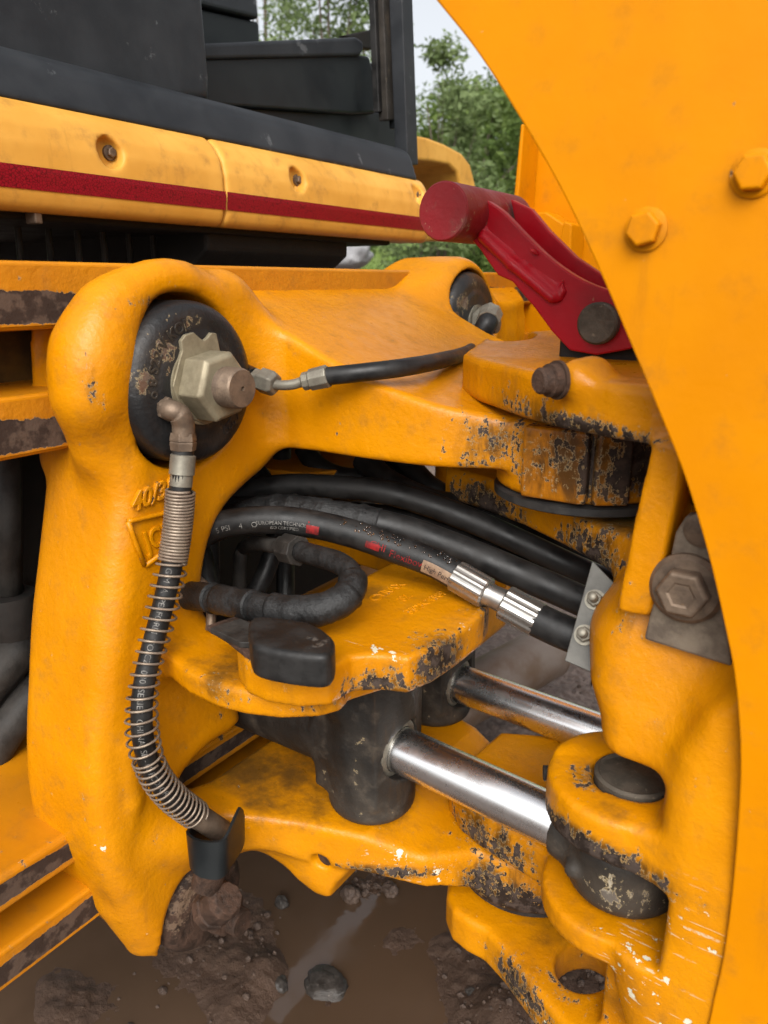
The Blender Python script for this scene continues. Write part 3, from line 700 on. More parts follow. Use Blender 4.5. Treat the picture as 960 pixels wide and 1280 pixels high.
# tab washer: a bent plate with two ears behind the nut
tw = []
for a, r in [(-.2,.038),(.0,.041),(.10,.049),(.25,.051),(.45,.050),(.58,.044),(.70,.041),(.80,.044),(.90,.050),(1.02,.051),(1.12,.045),(1.25,.039),(1.7,.038),(2.2,.038),(3,.038),(3.8,.038),(4.6,.038),(5.4,.038)]:
    tw.append((C1[1]-math.sin(a-.62)*r*-1, C1[2]+math.cos(a-.62)*r))
MB().prism(0, tw, F1+.0008, F1+.0055).obj('tab_washer', M['nut'], k1, bev=.0008)
CLAMP_TXT = (C1, F1, k1)
k2, _ = clamp(C2, .079, -.585, 'far black round clamp half hidden behind the yellow kingpost ear', (M['black_cast'], M['zinc'], M['brownsteel']), .026, .015, .1, .022, .03)
k3, _ = clamp(C3, .061, -.585, 'rusty brown round clamp at the foot of the carriage beside the black bracket', (M['rust'], M['rust'], M['rust']), .027, .016, .3)
# ================================================================== kingpost (swings on the carriage) 
king = thing('kingpost', (-.15, .72, .30), 'worn yellow forked kingpost casting with an oval hole, hinged between carriage and boom plate', 'machine casting')
f = Field((-.46, .50, .235), (.12, .95, 1.01), .004)
# upper ear: plan traced along its lower front edge
ear = PZ([(576,496),(583,470),(640,470)], .955)[:0] + [tuple(p) for p in PZ([(577,492),(596,502),(650,522),(700,536),(760,548),(812,556)], .934)]
ear = ear + [(-.05,.60),(.06,.60),(.06,.90),(-.10,.92),(-.25,.90),(-.36,.875),(-.415,.83)]
f.prism(2, ear, .933, 1.02, .007, 0, slope=lambda X, Y, Z: Z-(.977+.15*np.clip(Y-.735, 0, .25)))
ear2 = PZ([(545,612),(556,622),(600,636),(650,655),(700,680),(740,702),(775,716)], .792) + [(-.05,.60),(.06,.60),(.06,.90),(-.25,.90),(-.36,.88)]
f.prism(2, ear2, .790, .832, .009, .0)
# upright between the ears
post = PU([(822,548),(862,545),(858,600),(818,764),(776,757),(800,640)], .590)
f.prism(1, post, .575, .70, .004, .004)
# body
body = PU([(772,752),(754,800),(748,850)], .60) + PU([(752,905),(750,950),(752,1000),(755,1050),(765,1100),(775,1160),(775,1210),(800,1290),(860,1420),(1150,1420)], .575) + PU([(1150,560),(905,560),(862,640),(830,762)], .60)
ufront = lambda Z: np.interp(Z, [.50,.60,.66,.72,.80], [.552,.556,.566,.584,.600])
f.custom((min(q[0] for q in body), .54, min(q[1] for q in body)), (max(q[0] for q in body), .90, max(q[1] for q in body)), lambda X, Y, Z: ext(poly_sd(X, Z, body), np.maximum(ufront(Z)-Y, Y-.90), .020), .012)
f.prism(1, PU([(842,600),(930,560),(1000,560),(1000,900),(800,900)], .66), .66, .9, .01, .01)
f.prism(1, PU([(846,1010),(852,950),(880,900),(930,860),(1100,850),(1100,1420),(850,1420),(812,1290),(790,1190),(846,1172)], .551), .5505, .90, .012, .05)
# bulged flank of the body
f.chain([pu(802,790,.652), pu(815,860,.645)], [.040,.040], .05)
# clevis lugs for the near swing ram
PIN = np.array((-.147, .62))
def lug(z0, z1, R, k=.010):
    pl = [(PIN[0]+R*math.cos(a)-.004, PIN[1]+R*math.sin(a)) for a in np.linspace(math.pi*.62, math.pi*1.62, 16)] + [(-.02,.552),(.10,.57),(.10,.80),(-.10,.80)]
    f.prism(2, pl, z0, z1, .006, k)
lug(.578, .626, .072); lug(.474, .502, .070)
f.prism(2, [(-.30,.50),(-.092,.50),(-.092,.80),(-.30,.80)], .503, .577, .006, .006, 'sub')
# pin recess on the upper lug
f.prism(2, [(-.27,.48),(-.118,.48),(-.108,.56),(-.114,.625),(-.147,.655),(-.185,.640),(-.215,.62),(-.27,.60)], .625, .668, .010, .012, 'sub')
f.cyl(2, PIN, .036, .612, .655, .002, .003, 'sub')
# lower pivot ears
earL2 = PZ([(560,1012),(575,1040),(610,1068),(650,1092),(690,1118),(722,1160)], .452) + [(-.12,.60),(0,.62),(0,.86),(-.26,.85),(-.36,.80)]
f.prism(2, earL2, .450, .50, .008, .012)
earL1 = PZ([(560,1100),(558,1118),(566,1138),(584,1152),(606,1163),(630,1188),(662,1230),(700,1276),(740,1330),(790,1400)], .362) + [(.0,.52),(.1,.6),(.1,.86),(-.26,.85),(-.36,.82)]
f.prism(2, earL1, .316, .364, .008, .016)
f.prism(2, [(-.145,.585),(-.10,.575),(.1,.56),(.1,.85),(-.145,.85)], .30, .48, .016, .012)
hl = [PZ([(732+38*math.cos(a)*1.0, 1207+34*math.sin(a))], .362)[0] for a in np.linspace(0, 2*math.pi, 24, endpoint=False)]
f.prism(2, hl, .2, .39, .004, .006, 'sub')
hc = pz(640, 425, .987); f.cyl(2, (hc[0], hc[1]), .026, .93, 1.05, .002, .003, 'sub')
# boss of the pin-retaining bolt
ea, eb = pz(640,519,.934), pz(712,539,.934); en = np.array((eb[1]-ea[1], -(eb[0]-ea[0]), 0)); en /= np.linalg.norm(en); en = en if en@(O-ea) > 0 else -en
rb_ = ray(714,474); bb = O + rb_*(((ea-O)@en)/(rb_@en))
f.cap(bb-en*.02, bb-en*.006, .018, .016, .014)
casting2 = f.obj('casting', M['yellow'], king,
  grime=[(pz(650,430,.99), (.14,.10,.006), .55), (pz(740,650,.832), (.12,.10,.01), .9), (pz(760,1020,.626), (.04,.04,.01), .5), (pz(820,1130,.502), (.06,.05,.02), .6), (pz(640,1020,.50), (.08,.06,.01), .5), (pz(700,1160,.364), (.07,.05,.01), .5), (pu(880,650,.66), (.06,.06,.10), 1.0)],
  wear=[(pz(640,505,.945), (.10,.05,.02), .6), (pz(720,535,.937), (.12,.05,.014), 1.0), (pt(710,478,.735), (.03,.03,.03), .9), (pz(610,630,.80), (.10,.06,.03), 1.0), (pz(720,690,.80), (.08,.06,.04), .95),
        (pu(845,1100,.6), (.04,.05,.05), 1.1), (pz(740,1050,.585), (.10,.05,.022), 1.2), (pu(800,1240,.6), (.10,.08,.05), .45), (pz(640,1040,.47), (.10,.07,.04), .95), (pu(740,950,.6), (.03,.03,.04), .9), (pu(790,760,.6), (.02,.03,.05), .5), (pz(680,1250,.34), (.12,.04,.03), .95), (pu(860,1200,.6), (.06,.05,.06), .6)],
  cream=[(pu(815,1230,.55), (.07,.06,.05), .36), (pz(700,1270,.33), (.05,.03,.02), .5), (pu(865,1150,.55), (.05,.05,.06), .3), (pu(780,1180,.55), (.06,.05,.02), .34)])
# pin cap
MB().lathe((PIN[0], PIN[1], .615), (0,0,1), [(0,.034),(.010,.034),(.012,.031),(.009,.029),(.0095,.012),(.011,.008),(.011,.004)], 48).obj('pin_cap', M['bronze'], king, sh=40)
# bolt through the upper ear
MB().lathe(bb+en*.012, en, [(0,.0155),(.003,.0155),(.0031,.0132),(.010,.0132),(.011,.0105),(.018,.0105),(.020,.0088)], 36).obj('pin_bolt', M['rust'], king, sh=40)
# lock plate and its flanged bolt
lk = PU([(848,662),(862,640),(895,640),(918,828),(809,794),(822,740),(842,690)], .590)
MB().prism(1, lk, .580, .592).obj('lock_plate', M['mudsteel'], king, bev=.0025)
cb = pu(859, 734, .580); a2 = np.array((0,-1.,0))
b = MB(); b.lathe(cb, a2, [(0,.0275),(.0045,.0275),(.008,.024),(.0085,.018)], 56, up=(0,0,1)); b.obj('bolt_flange', M['brownsteel'], king, sh=35)
b = MB(); b.lathe(cb+a2*.006, a2, [(0,.0195),(.012,.0195),(.0145,.0172),(.0142,.011),(.0132,.009)], hexr=6, up=(.5,0,.87)); b.obj('bolt_head', M['brownsteel'], king, bev=.0012)
cb2 = pu(880, 660, .586)
b = MB(); b.lathe(cb2, a2, [(0,.013),(.008,.013),(.009,.011)], 32); b.obj('bolt_stub', M['brownsteel'], king, sh=35)
# bolt with nut sticking out of the clevis
cq = pz(722, 968, .604); ax = pz(700,967,.604)-cq; ax /= np.linalg.norm(ax)
b = MB(); b.lathe(cq, ax, [(0,.013),(.014,.013),(.0145,.011)], hexr=6); prof=[(.0146,.0075)]
x=.015
while x < .032: prof += [(x,.0075),(x+.001,.0068)]; x += .002
b.lathe(cq, ax, prof, 20); b.obj('clevis_bolt', M['grimy'], king, bev=.0006)

# ================================================================== boom
BU = .535
edge = [(320,-330),(400,-190),(470,-90),(545,0),(600,70),(660,165),(705,245),(745,330),(790,435),(822,512),(855,595),(884,690),(905,780),(919,855),(925,950),(921,1040),(913,1130),(903,1200),(893,1245),(880,1300),(850,1380)]
bp = PU(edge, BU); bp = [tuple(p) for p in catmull(bp, 5)] + [(.45, bp[-1][1]), (.45, bp[0][1])]
boom = thing('backhoe_boom', (.1, BU, .4), 'huge flat yellow boom plate with a curved edge and two painted bolts', 'boom')
o = MB().prism(1, bp, BU, BU+.012).obj('side_plate', M['yellow_plate'], boom, bev=.0015)
MB().prism(1, bp, .965, .977).obj('side_plate', M['yellow_plate'], boom, bev=.0015)
for px, py in ((808,287), (944,217)):
    c = pu(px, py, BU); b = MB(); b.lathe(c, a2, [(0,.0138),(.002,.0138),(.0026,.0128)], 44); b.obj('washer', M['yellow_plate'], boom, sh=35)
    b = MB(); b.lathe(c+a2*.0026, a2, [(0,.0112),(.0068,.0112),(.0082,.0102),(.0084,.0085)], hexr=6, up=(.25 if px < 900 else .5,0,.9)); bo = b.obj('bolt', M['yellow_plate'], boom, bev=.0008, seg=3)
# ================================================================== boom lock
lock = thing('boom_lock', (-.25, .68, 1.0), 'red boom lock lever with a round cross tube, leaning over the yellow swing post', 'lock lever')
LT = lambda px, py, dt=0: pt(px, py, np.interp(px, [560,780], [.86,.70])+dt)
# lever plates lie on a plane across the machine's length: take it as a plane of constant u
LU = .735
def lever(u0, u1):
    top = [(606,249),(628,264),(655,292),(690,325),(730,351),(775,367),(800,372)]
    low = [(812,430),(780,438),(745,444),(712,438),(690,415),(668,385),(640,352),(622,344),(612,330),(600,312),(580,290)]
    P = [tuple(q) for q in catmull(PU(top, u0), 4)] + PU(low, u0); return MB().prism(1, P, u0, u1)
lever(LU, LU+.012).obj('lever_plate', M['red'], lock, bev=.0016, seg=2)
P = [(p[0]+.004, p[1]+.004) for p in PU([(606,249),(632,262),(655,290),(690,325),(730,352),(775,368),(800,372),(812,430),(760,436),(700,400),(620,320)], LU)]
MB().prism(1, P, LU+.05, LU+.062).obj('lever_plate', M['red'], lock, bev=.0016)
pad = PU([(598,272),(626,286),(664,318),(700,349),(709,364),(702,378),(688,377),(640,337),(603,302)], LU)
f = Field((min(q[0] for q in pad)-.02, LU-.016, min(q[1] for q in pad)-.02), (max(q[0] for q in pad)+.02, LU+.012, max(q[1] for q in pad)+.02), .002)
f.prism(1, pad, LU-.004, LU+.006, .003, 0)
f.chain([pu(604,296,LU-.003), pu(640,330,LU-.004), pu(690,372,LU-.004)], .0055, .004); f.chain([pu(622,284,LU-.003), pu(664,318,LU-.004), pu(700,352,LU-.004)], .0045, .004)
f.chain([pu(612,282,LU-.004), pu(650,314,LU-.004), pu(694,352,LU-.006)], .006, .005, 'sub')
f.obj('stiffener', M['red'], lock)
ca = pu(553,264,LU-.045); cdir = np.array((.0,1.,-.0))
MB().lathe(ca, cdir, [(0,.026),(.002,.0275),(.15,.0275),(.152,.026)], 48).obj('cross_tube', M['reddull'], lock, sh=35)
pp = pu(750,404,LU); MB().lathe(pp+np.array((0,-.010,0)), cdir, [(0,.0175),(.002,.0195),(.08,.0195)], 40).obj('pivot_pin', M['bronze'], lock, sh=35)
MB().box(tuple(pp+np.array((-.045,.014,-.05))), tuple(pp+np.array((.07,.048,.01)))).obj('pivot_block', M['void'], lock, bev=.003)
# ================================================================== swing rams
def ram(u, za, na, nb, zb, r, label, trn=True):
    th_ = thing('swing_ram', (na-.02, u, .47), label, 'hydraulic ram')
    f = Field((na-.30, u-.085, .45), (na+.035, u+.085, .72), .003)
    f.cyl(2, (na-.035, u), .050, .474, .69, .014, 0)
    f.cyl(0, (u, za), .047, na-.29, na-.03, .006, .015)
    f.prism(2, [(na-.085,u-.042),(na,u-.042),(na,u+.05),(na-.085,u+.05)], .500, .675, .006, .010)
    f.cyl(2, (na-.035, u), .056, .668, .71, .004, .008)
    f.ell((na-.050, u-.044, za+.06), (.020,.012,.020), .006)
    f.cyl(0, (u, za), .034, na-.006, na+.1, .002, .002, 'sub')
    f.obj('barrel', M['black_dirty'], th_, wear=[((na-.07,u-.05,.50), (.04,.03,.04), .35), ((na-.02,u-.05,.55), (.012,.02,.08), .45)])
    a, b = np.array((na-.03, u, za)), np.array((nb, u, zb)); d = (b-a)/np.linalg.norm(b-a)
    MB().lathe(a+d*.027, d, [(0,.0335),(.004,.033),(.006,.030),(.006,r+.0008),(0,r+.0008)], 56).obj('wiper_seal', M['zinc'], th_, sh=35)
    MB().lathe(a, d, [(0,r),(np.linalg.norm(b-a),r)], 72).obj('rod', M['chrome'], th_, sh=40)
    return th_, b, d
ra1, e1, d1 = ram(.62, .561, -.400, -.195, .543, .0252, 'near swing ram with black barrel and bright chrome rod ending in the yellow fork')
g = MB(); g.lathe(e1-d1*.012, d1, [(0,.028),(.012,.031),(.03,.033)], 48); g.obj('rod_collar', M['black_dirty'], ra1, sh=40)
f = Field((PIN[0]-.07, PIN[1]-.07, .49), (PIN[0]+.07, PIN[1]+.07, .59), .003)
f.cyl(2, PIN, .052, .506, .574, .014, 0); f.cap((-.20,.62,.541), (-.16,.62,.54), .030, .034, .012); f.ell((PIN[0]-.034, PIN[1]-.040, .535), (.009,.009,.009), .006)
f.obj('rod_eye', M['black_dirty'], ra1, wear=[((PIN[0]+.01, PIN[1]-.05, .535), (.05,.04,.03), .85)])
q0 = pu(572, 852, .83); q1 = pu(760, 922, .83)
ra2, e2, d2 = ram(.83, q0[2], q0[0], q1[0], q1[2], .0255, 'far swing ram, shorter looking chrome rod running behind the near one over open ground')

# ================================================================== hoses
def hose_path(L, sub=10): return catmull([pt(*p) for p in L], sub)
def hose(name, L, r, mat, label, cat='hose', group=None, sub=10, seg=20, wob=0):
    path = hose_path(L, sub)
    h = thing(name, path[0], label, cat, group)
    R = [r*(1+wob*math.sin(i*.9)*rnd.random()) for i in range(len(path))] if wob else r
    g = MB(); tube(g, path, R, seg); g.obj('hose_body', mat, h, smooth=True)
    return h, path
def fit(mb, a, b, prof, seg=32, hexr=None, up=None):
    a, b = np.array(a), np.array(b); L = np.linalg.norm(b-a)
    return mb.lathe(a, (b-a)/L, [(d*L, r) for d, r in prof], seg, hexr, up)
def text_mesh(body, size, ex=0.):
    c = bpy.data.curves.new('t', 'FONT'); c.body = body; c.size = size; c.extrude = ex; c.resolution_u = 3
    if ex: c.bevel_depth = ex*.5; c.bevel_resolution = 2
    o = bpy.data.objects.new('t', c); COL.objects.link(o); dg = bpy.context.evaluated_depsgraph_get(); dg.update()
    me = bpy.data.meshes.new_from_object(o.evaluated_get(dg)); V = np.array([v.co for v in me.vertices]); F = [tuple(p.vertices) for p in me.polygons]
    bpy.data.objects.remove(o); bpy.data.curves.remove(c); bpy.data.meshes.remove(me)
    return V, F
def face_dir(P, T):       # direction across a hose that looks at the viewer's side
    c = Vector((0,0,CAMH))-P; c = (c - T*c.dot(T)).normalized(); return c, T.cross(c)
def wrap_text(name, body, size, path, s0, r, mat, parent, ang=0., flip=1, lift=.0004, fine=None):
    V, F = text_mesh(body, size)
    bm = bmesh.new(); vs = [bm.verts.new(v) for v in V]
    for q in F:
        try: bm.faces.new([vs[i] for i in q])
        except Exception: pass
    bmesh.ops.triangulate(bm, faces=bm.faces[:])
    bm.verts.index_update(); V = np.array([v.co for v in bm.verts]); F = [tuple(v.index for v in q.verts) for q in bm.faces]; bm.free()
    Pp = np.array(path); dd = np.r_[0, np.cumsum(np.linalg.norm(np.diff(Pp, axis=0), axis=1))]
    out = []
    for x, y, z in V:
        s = s0+flip*x; c = Vector([np.interp(s, dd, Pp[:,k]) for k in range(3)]); c2 = Vector([np.interp(s+.004, dd, Pp[:,k]) for k in range(3)]); c0 = Vector([np.interp(s-.004, dd, Pp[:,k]) for k in range(3)])
        T = (c2-c0).normalized(); e, b = face_dir(c, T)
        a = ang - flip*(y-size*.35)/r
        out.append(c + (e*math.cos(a) + b*math.sin(a)*1)*(r+lift))
    return mesh_obj(name, out, F, mat, parent, False)
# --- hose from the near clamp down to the foot, in a coil spring guard
L1 = [(229,560,-.548),(226,606,-.548),(223,650,-.550),(216,700,-.551),(203,760,-.552),(190,810,-.552),(181,850,-.551),(177,890,-.549),(180,930,-.547),(192,966,-.545),(213,994,-.542),(238,1014,-.540),(262,1030,-.538),(281,1042,-.536)]
L1 = [(a, b, c/ray(a, b)[0]) for a, b, c in L1]
h1, p1 = hose('hydraulic_hose', L1, .0102, M['rubber'], 'thin black hose in a rusty coil spring hanging down from the near clamp')
P1, Ls1 = resample(p1, 400)
def sub1(a, b): return P1[int(a*399):int(b*399)+1]
def tof(y): return int(np.argmin([abs(P[2]-0) if False else 0 for P in P1]))
def frac(px, py):       # share of the way along the hose that shows at a pixel
    best = min(range(400), key=lambda i: (lambda q: (q[0]-px)**2+(q[1]-py)**2)(proj(P1[i]))); return best/399
def proj(P):
    d = np.array(P)-O; X = ct*d[0]+st*d[1]; Yh = -st*d[0]+ct*d[1]; dep = Yh*cp-d[2]*sp; up = Yh*sp+d[2]*cp
    return (480+FPX*X/dep, 640-FPX*up/dep)
fa, fb, fc, fd_ = frac(225,612), frac(216,702), frac(262,1030), frac(243,1016)
g = MB(); helix(g, sub1(fa, fb), .0128, .00155, 22); g.obj('tight_coil', M['spring'], h1, smooth=True)
g = MB(); helix(g, sub1(fb, frac(186,950)), lambda t: .0142+.001*math.sin(9*t), .00125, 18.5); helix(g, sub1(frac(186,950), frac(246,1018)), .0145, .00125, 14); g.obj('coil_spring', M['spring'], h1, smooth=True)
g = MB(); fit(g, P1[int(fd_*399)], P1[399], [(0,.0118),(.02,.0125),(.9,.0125),(1,.0115)]); g.obj('ferrule', M['brownsteel'], h1, sh=35)
g = MB(); fit(g, pn(229,568,-.548), pn(226,608,-.548), [(0,.0105),(.03,.0118),(.62,.0118),(.64,.0105),(.99,.0105)], 28); g.obj('ferrule', M['zinc'], h1, sh=35)
g = MB(); tube(g, catmull([pn(196,508,-.575), pn(212,512,-.553), pn(223,517,-.547), pn(229,530,-.547), pn(229,548,-.548)], 6), [.0095]*12+[.0105]*13, 20); g.obj('elbow', M['brownsteel'], h1, smooth=True)
g = MB(); fit(g, pn(190,505,-.585), pn(212,512,-.554), [(0,.0135),(.35,.0135),(.36,.0115),(1,.0115)], hexr=6); g.obj('union_nut', M['brownsteel'], h1, bev=.001)
g = MB(); fit(g, pn(229,541,-.548), pn(229,563,-.548), [(0,.0118),(.45,.0128),(.47,.0118),(.55,.0128),(1,.012)], hexr=6); g.obj('union_nut', M['brownsteel'], h1, bev=.001)
wrap_text('print', 'G M  A  PERFORM  TO/CZ  030  SERIES  CHINA  SE - M  PCOBOR  ', .0082, p1, (fb+.01)*Ls1, .0102, M['print'], h1, .15, 1)
# --- hose between the two clamps
L2 = [(316,470,.80),(330,477,.792),(346,481,.787),(364,481,.782),(382,476,.778),(405,471,.772),(450,466,.765),(500,460,.775),(540,453,.83),(576,444,.95),(588,438,1.04),(586,432,1.14),(572,429.5,1.22)]
p2 = hose_path(L2, 8); Pb = p2[40:]
h2 = thing('hydraulic_hose', p2[0], 'plain black hose running level from the near clamp fitting to the far clamp', 'hose')
g = MB(); tube(g, Pb, .0092, 20); g.obj('hose_body', M['rubber'], h2, smooth=True)
g = MB(); tube(g, p2[10:38], .0052, 16); g.obj('bent_pipe', M['zinc'], h2, smooth=True)
g = MB(); fit(g, pt(318,472,.798), pt(345,481,.787), [(0,.0105),(.3,.0105),(.31,.0135),(.86,.0135),(1,.0105)], hexr=6); g.obj('union_nut', M['zinc'], h2, bev=.0012)
g = MB(); fit(g, pt(378,477.5,.779), pt(411,470,.771), [(0,.007),(.05,.0095),(.3,.0095),(.32,.0112),(.97,.0118),(1,.0105)], hexr=9); g.obj('ferrule', M['zinc'], h2, bev=.001)
g = MB(); fit(g, pt(296,462,.822), pt(318,472,.798), [(0,.010),(1,.010)]); g.obj('adapter', M['black_cast'], h2, sh=35)
h3 = thing('hose_fitting', pt(600,425,1.3), 'small steel elbow fitting with a short black hose on the far clamp', 'hose fitting')
g = MB(); tube(g, catmull([pt(594,424,1.17), pt(603,414,1.15), pt(610,402,1.15), pt(613,395,1.17)], 6), .0150, 16); g.obj('hose_body', M['rubber'], h3, smooth=True)
g = MB(); fit(g, pt(609.5,403,1.15), pt(613.5,392,1.17), [(0,.018),(1,.019)], hexr=8); g.obj('cap_nut', M['zinc'], h3, bev=.001)
g = MB(); fit(g, pt(563,430,1.24), pt(583,427,1.18), [(0,.016),(.4,.016),(.41,.020),(1,.020)], hexr=6); g.obj('union_nut', M['brownsteel'], h3, bev=.001)
# --- bundle through the window
h4, p4 = hose('hydraulic_hose', [(225,640,.98),(300,616,.97),(360,607,.96),(420,609,.94),(480,615,.92),(540,632,.91),(600,655,.90),(660,682,.89),(720,710,.88),(780,735,.88)], .0148, M['rubber'], 'thick plain black hose uppermost in the bundle under the yellow arm', 'hose', 'hoses in the bundle under the arm')
h4b, _ = hose('hydraulic_hose', [(440,640,.98),(520,650,.96),(600,683,.93),(660,705,.92),(720,730,.91),(780,760,.90)], .013, M['rubber'], 'dim black hose deep in the bundle, second from the top', 'hose', 'hoses in the bundle under the arm')
h4c, _ = hose('hydraulic_hose', [(455,575,1.02),(470,590,1.0),(490,606,.97),(540,628,.95),(600,640,.97),(700,690,.95),(790,740,.95)], .017, M['rubber'], 'black hose curling down behind the yellow arm edge', 'hose', 'hoses in the bundle under the arm')
h4d, _ = hose('hydraulic_hose', [(490,570,1.05),(515,588,1.02),(545,615,.99),(620,650,1.0),(760,720,.98)], .016, M['rubber'], 'black hose looping from under the arm beside the worn lower ear', 'hose', 'hoses in the bundle under the arm')
L5 = [(250,668,.93),(300,645,.91),(350,637,.89),(400,642,.87),(460,652,.86),(520,667,.85),(600,697,.83),(660,722,.82),(720,748,.81),(775,775,.80)]
p5 = hose_path(L5, 12); Pr, l5 = resample(p5, 140)
h5 = thing('hydraulic_hose', p5[0], 'black hose partly wrapped in wrinkled sleeve, just above the printed hose', 'hose', 'hoses in the bundle under the arm')
i5 = 62
g = MB(); tube(g, Pr[i5:], .0165, 22); g.obj('hose_body', M['rubber'], h5, smooth=True)
g = MB(); tube(g, Pr[:i5+3], [.0172+.0014*math.sin(i*1.1)*rnd.random()+.0012*rnd.random() for i in range(i5+3)], 22); g.obj('sleeve', M['tape'], h5, smooth=True)
L6 = [(226,690,.84),(262,662,.835),(300,652,.83),(350,650,.825),(400,657,.82),(450,670,.81),(500,688,.80),(540,703,.79),(575,722,.78)]
h6, p6 = hose('hydraulic_hose', L6, .0152, M['rubber'], 'printed black hose with red and white lettering and two bright crimped ferrules', 'hose', 'hoses in the bundle under the arm', 12)
g = MB()
def crimp(a, b, R, n=12):
    a, b = np.array(a), np.array(b); ax = Vector((b-a)/np.linalg.norm(b-a)); L = np.linalg.norm(b-a); e1 = ax.orthogonal().normalized(); e2 = ax.cross(e1)
    V = []; F = []; m = n*4
    for dd, k in ((0,.90),(.04,1),(.95,1),(1,.90)):
        for j in range(m):
            rr = R*k*(1.0 if j % 4 in (0,1) else .955); t = 2*math.pi*j/m; V.append(Vector(a)+ax*(dd*L)+(e1*math.cos(t)+e2*math.sin(t))*rr)
    for i in range(3):
        for j in range(m): F.append((i*m+j, i*m+(j+1)%m, (i+1)*m+(j+1)%m, (i+1)*m+j))
    F.append(tuple(range(m-1,-1,-1))); F.append(tuple(3*m+j for j in range(m)))
    return V, F
g.add(*crimp(pt(569,719,.782), pt(609,742,.766), .0165)); g.obj('ferrule', M['chrome_dull'], h6)
g = MB(); fit(g, pt(607,741,.767), pt(636,755,.758), [(0,.0125),(.3,.0115),(1,.0125)], 32); g.obj('nipple', M['chrome_dull'], h6, sh=40)
g = MB(); g.add(*crimp(pt(630,752,.759), pt(674,776,.745), .0178)); g.obj('ferrule', M['chrome_dull'], h6)
g = MB(); tube(g, catmull([pt(670,774,.746), pt(700,788,.735), pt(745,806,.72)], 8), .0168, 22); g.obj('hose_end', M['rubber'], h6, smooth=True)
d6 = np.r_[0, np.cumsum(np.linalg.norm(np.diff(np.array(p6), axis=0), axis=1))]
def s6(px, py): return d6[min(range(len(p6)), key=lambda i: (proj(p6[i])[0]-px)**2+(proj(p6[i])[1]-py)**2)]
wrap_text('print', '5 PSI    4    O', .0085, p6, s6(274,660), .0152, M['print'], h6, .30)
wrap_text('print', 'EUROPEAN TECHNOLOGY', .0056, p6, s6(326,651), .0152, M['print'], h6, .20)
wrap_text('print', 'ISO CERTIFIED', .0050, p6, s6(341,651), .0152, M['print'], h6, .56)
wrap_text('print', 'I', .016, p6, s6(388,655), .0152, M['printred'], h6, .2)
PATCH = 1
wrap_text('red_print', 'CHI', .011, p6, s6(467,676), .0152, M['printred'], h6, .25)
wrap_text('red_print', 'Flexibower', .0112, p6, s6(494,686), .0152, M['printred'], h6, .40)
# tan label on the hose
def label_patch(name, path, s0, s1, r, a0, a1, mat, parent, lift=.0005):
    Pp = np.array(path); dd = np.r_[0, np.cumsum(np.linalg.norm(np.diff(Pp, axis=0), axis=1))]; V = []; F = []; na, nb = 10, 8
    for i in range(na+1):
        s = s0+(s1-s0)*i/na; c = Vector([np.interp(s, dd, Pp[:,k]) for k in range(3)]); c2 = Vector([np.interp(s+.004, dd, Pp[:,k]) for k in range(3)]); c0 = Vector([np.interp(s-.004, dd, Pp[:,k]) for k in range(3)])
        T = (c2-c0).normalized(); e, b = face_dir(c, T)
        for j in range(nb+1):
            a = a0+(a1-a0)*j/nb; V.append(c+(e*math.cos(a)+b*math.sin(a))*(r+lift))
    for i in range(na):
        for j in range(nb): F.append((i*(nb+1)+j, (i+1)*(nb+1)+j, (i+1)*(nb+1)+j+1, i*(nb+1)+j+1))
    return mesh_obj(name, V, F, mat, parent, True)
label_patch('red_patch', p6, s6(387,656), s6(404,659), .0152, .10, .72, M['printred'], h6)
label_patch('red_patch', p6, s6(463,675), s6(480,680), .0152, .15, .62, M['printred'], h6)
label_patch('paper_label', p6, s6(534,701), s6(568,718), .0152, .05, .95, M['labelpaper'], h6)
wrap_text('label_print', 'High Perfo', .0078, p6, s6(536,702), .0152, M['inkdark'], h6, .48, 1, .0009)
# water drops on the top of the printed hose
Pq = np.array(p6); g = MB()
for i in range(70):
    s = rnd.uniform(s6(430,665), s6(568,716)); c = Vector([np.interp(s, d6, Pq[:,k]) for k in range(3)]); c2 = Vector([np.interp(s+.004, d6, Pq[:,k]) for k in range(3)])
    T = (c2-c).normalized(); e, b = face_dir(c, T); a = -rnd.uniform(.25, 1.0); nrm = e*math.cos(a)+b*math.sin(a); q = c+nrm*.0160; R = rnd.uniform(.0005, .0014)
    g.lathe(q, nrm, [(0,R),(R*.45,R*.8),(R*.7,R*.35)], 8)
o = g.obj('water_drops', M['water_drop'], h6, smooth=True); tag(o, 'clear water drops on the hose', kind='stuff')
# U-shaped taped hose and its fittings
L7 = [(205,742,.83),(260,748,.78),(310,757,.735),(360,765,.705),(400,763,.695),(430,750,.70),(441,732,.715),(436,713,.735),(420,702,.755),(400,696,.775),(376,689,.80)]
p7 = hose_path(L7, 14); Pr7, _ = resample(p7, 130)
h7 = thing('hydraulic_hose', p7[0], 'black hose bent in a U and wrapped in peeling tape above the black rubber block', 'hose')
g = MB(); tube(g, Pr7, [.0138+.0010*(rnd.random()-.4)+.0005*math.sin(i*.35) if i < 96 else .0110 for i in range(130)], 20); g.obj('taped_hose', M['tape'], h7, smooth=True)
for a, b in ((6,30),(33,52),(60,88)):
    g = MB(); tube(g, [np.array(Pr7[i])+np.array((0,0,.001)) for i in range(a, b)], [.0149+.0003*math.sin((i-a)*.9)+(.0009 if i in (a, b-1) else 0) for i in range(a, b)], 18); g.obj('tape_wrap', M['tape'], h7, smooth=True)
g = MB(); fit(g, pt(350,683,.825), pt(374,689,.80), [(0,.012),(.3,.012),(.32,.0165),(1,.0165)], hexr=8); g.obj('union_nut', M['grimy'], h7, bev=.001)
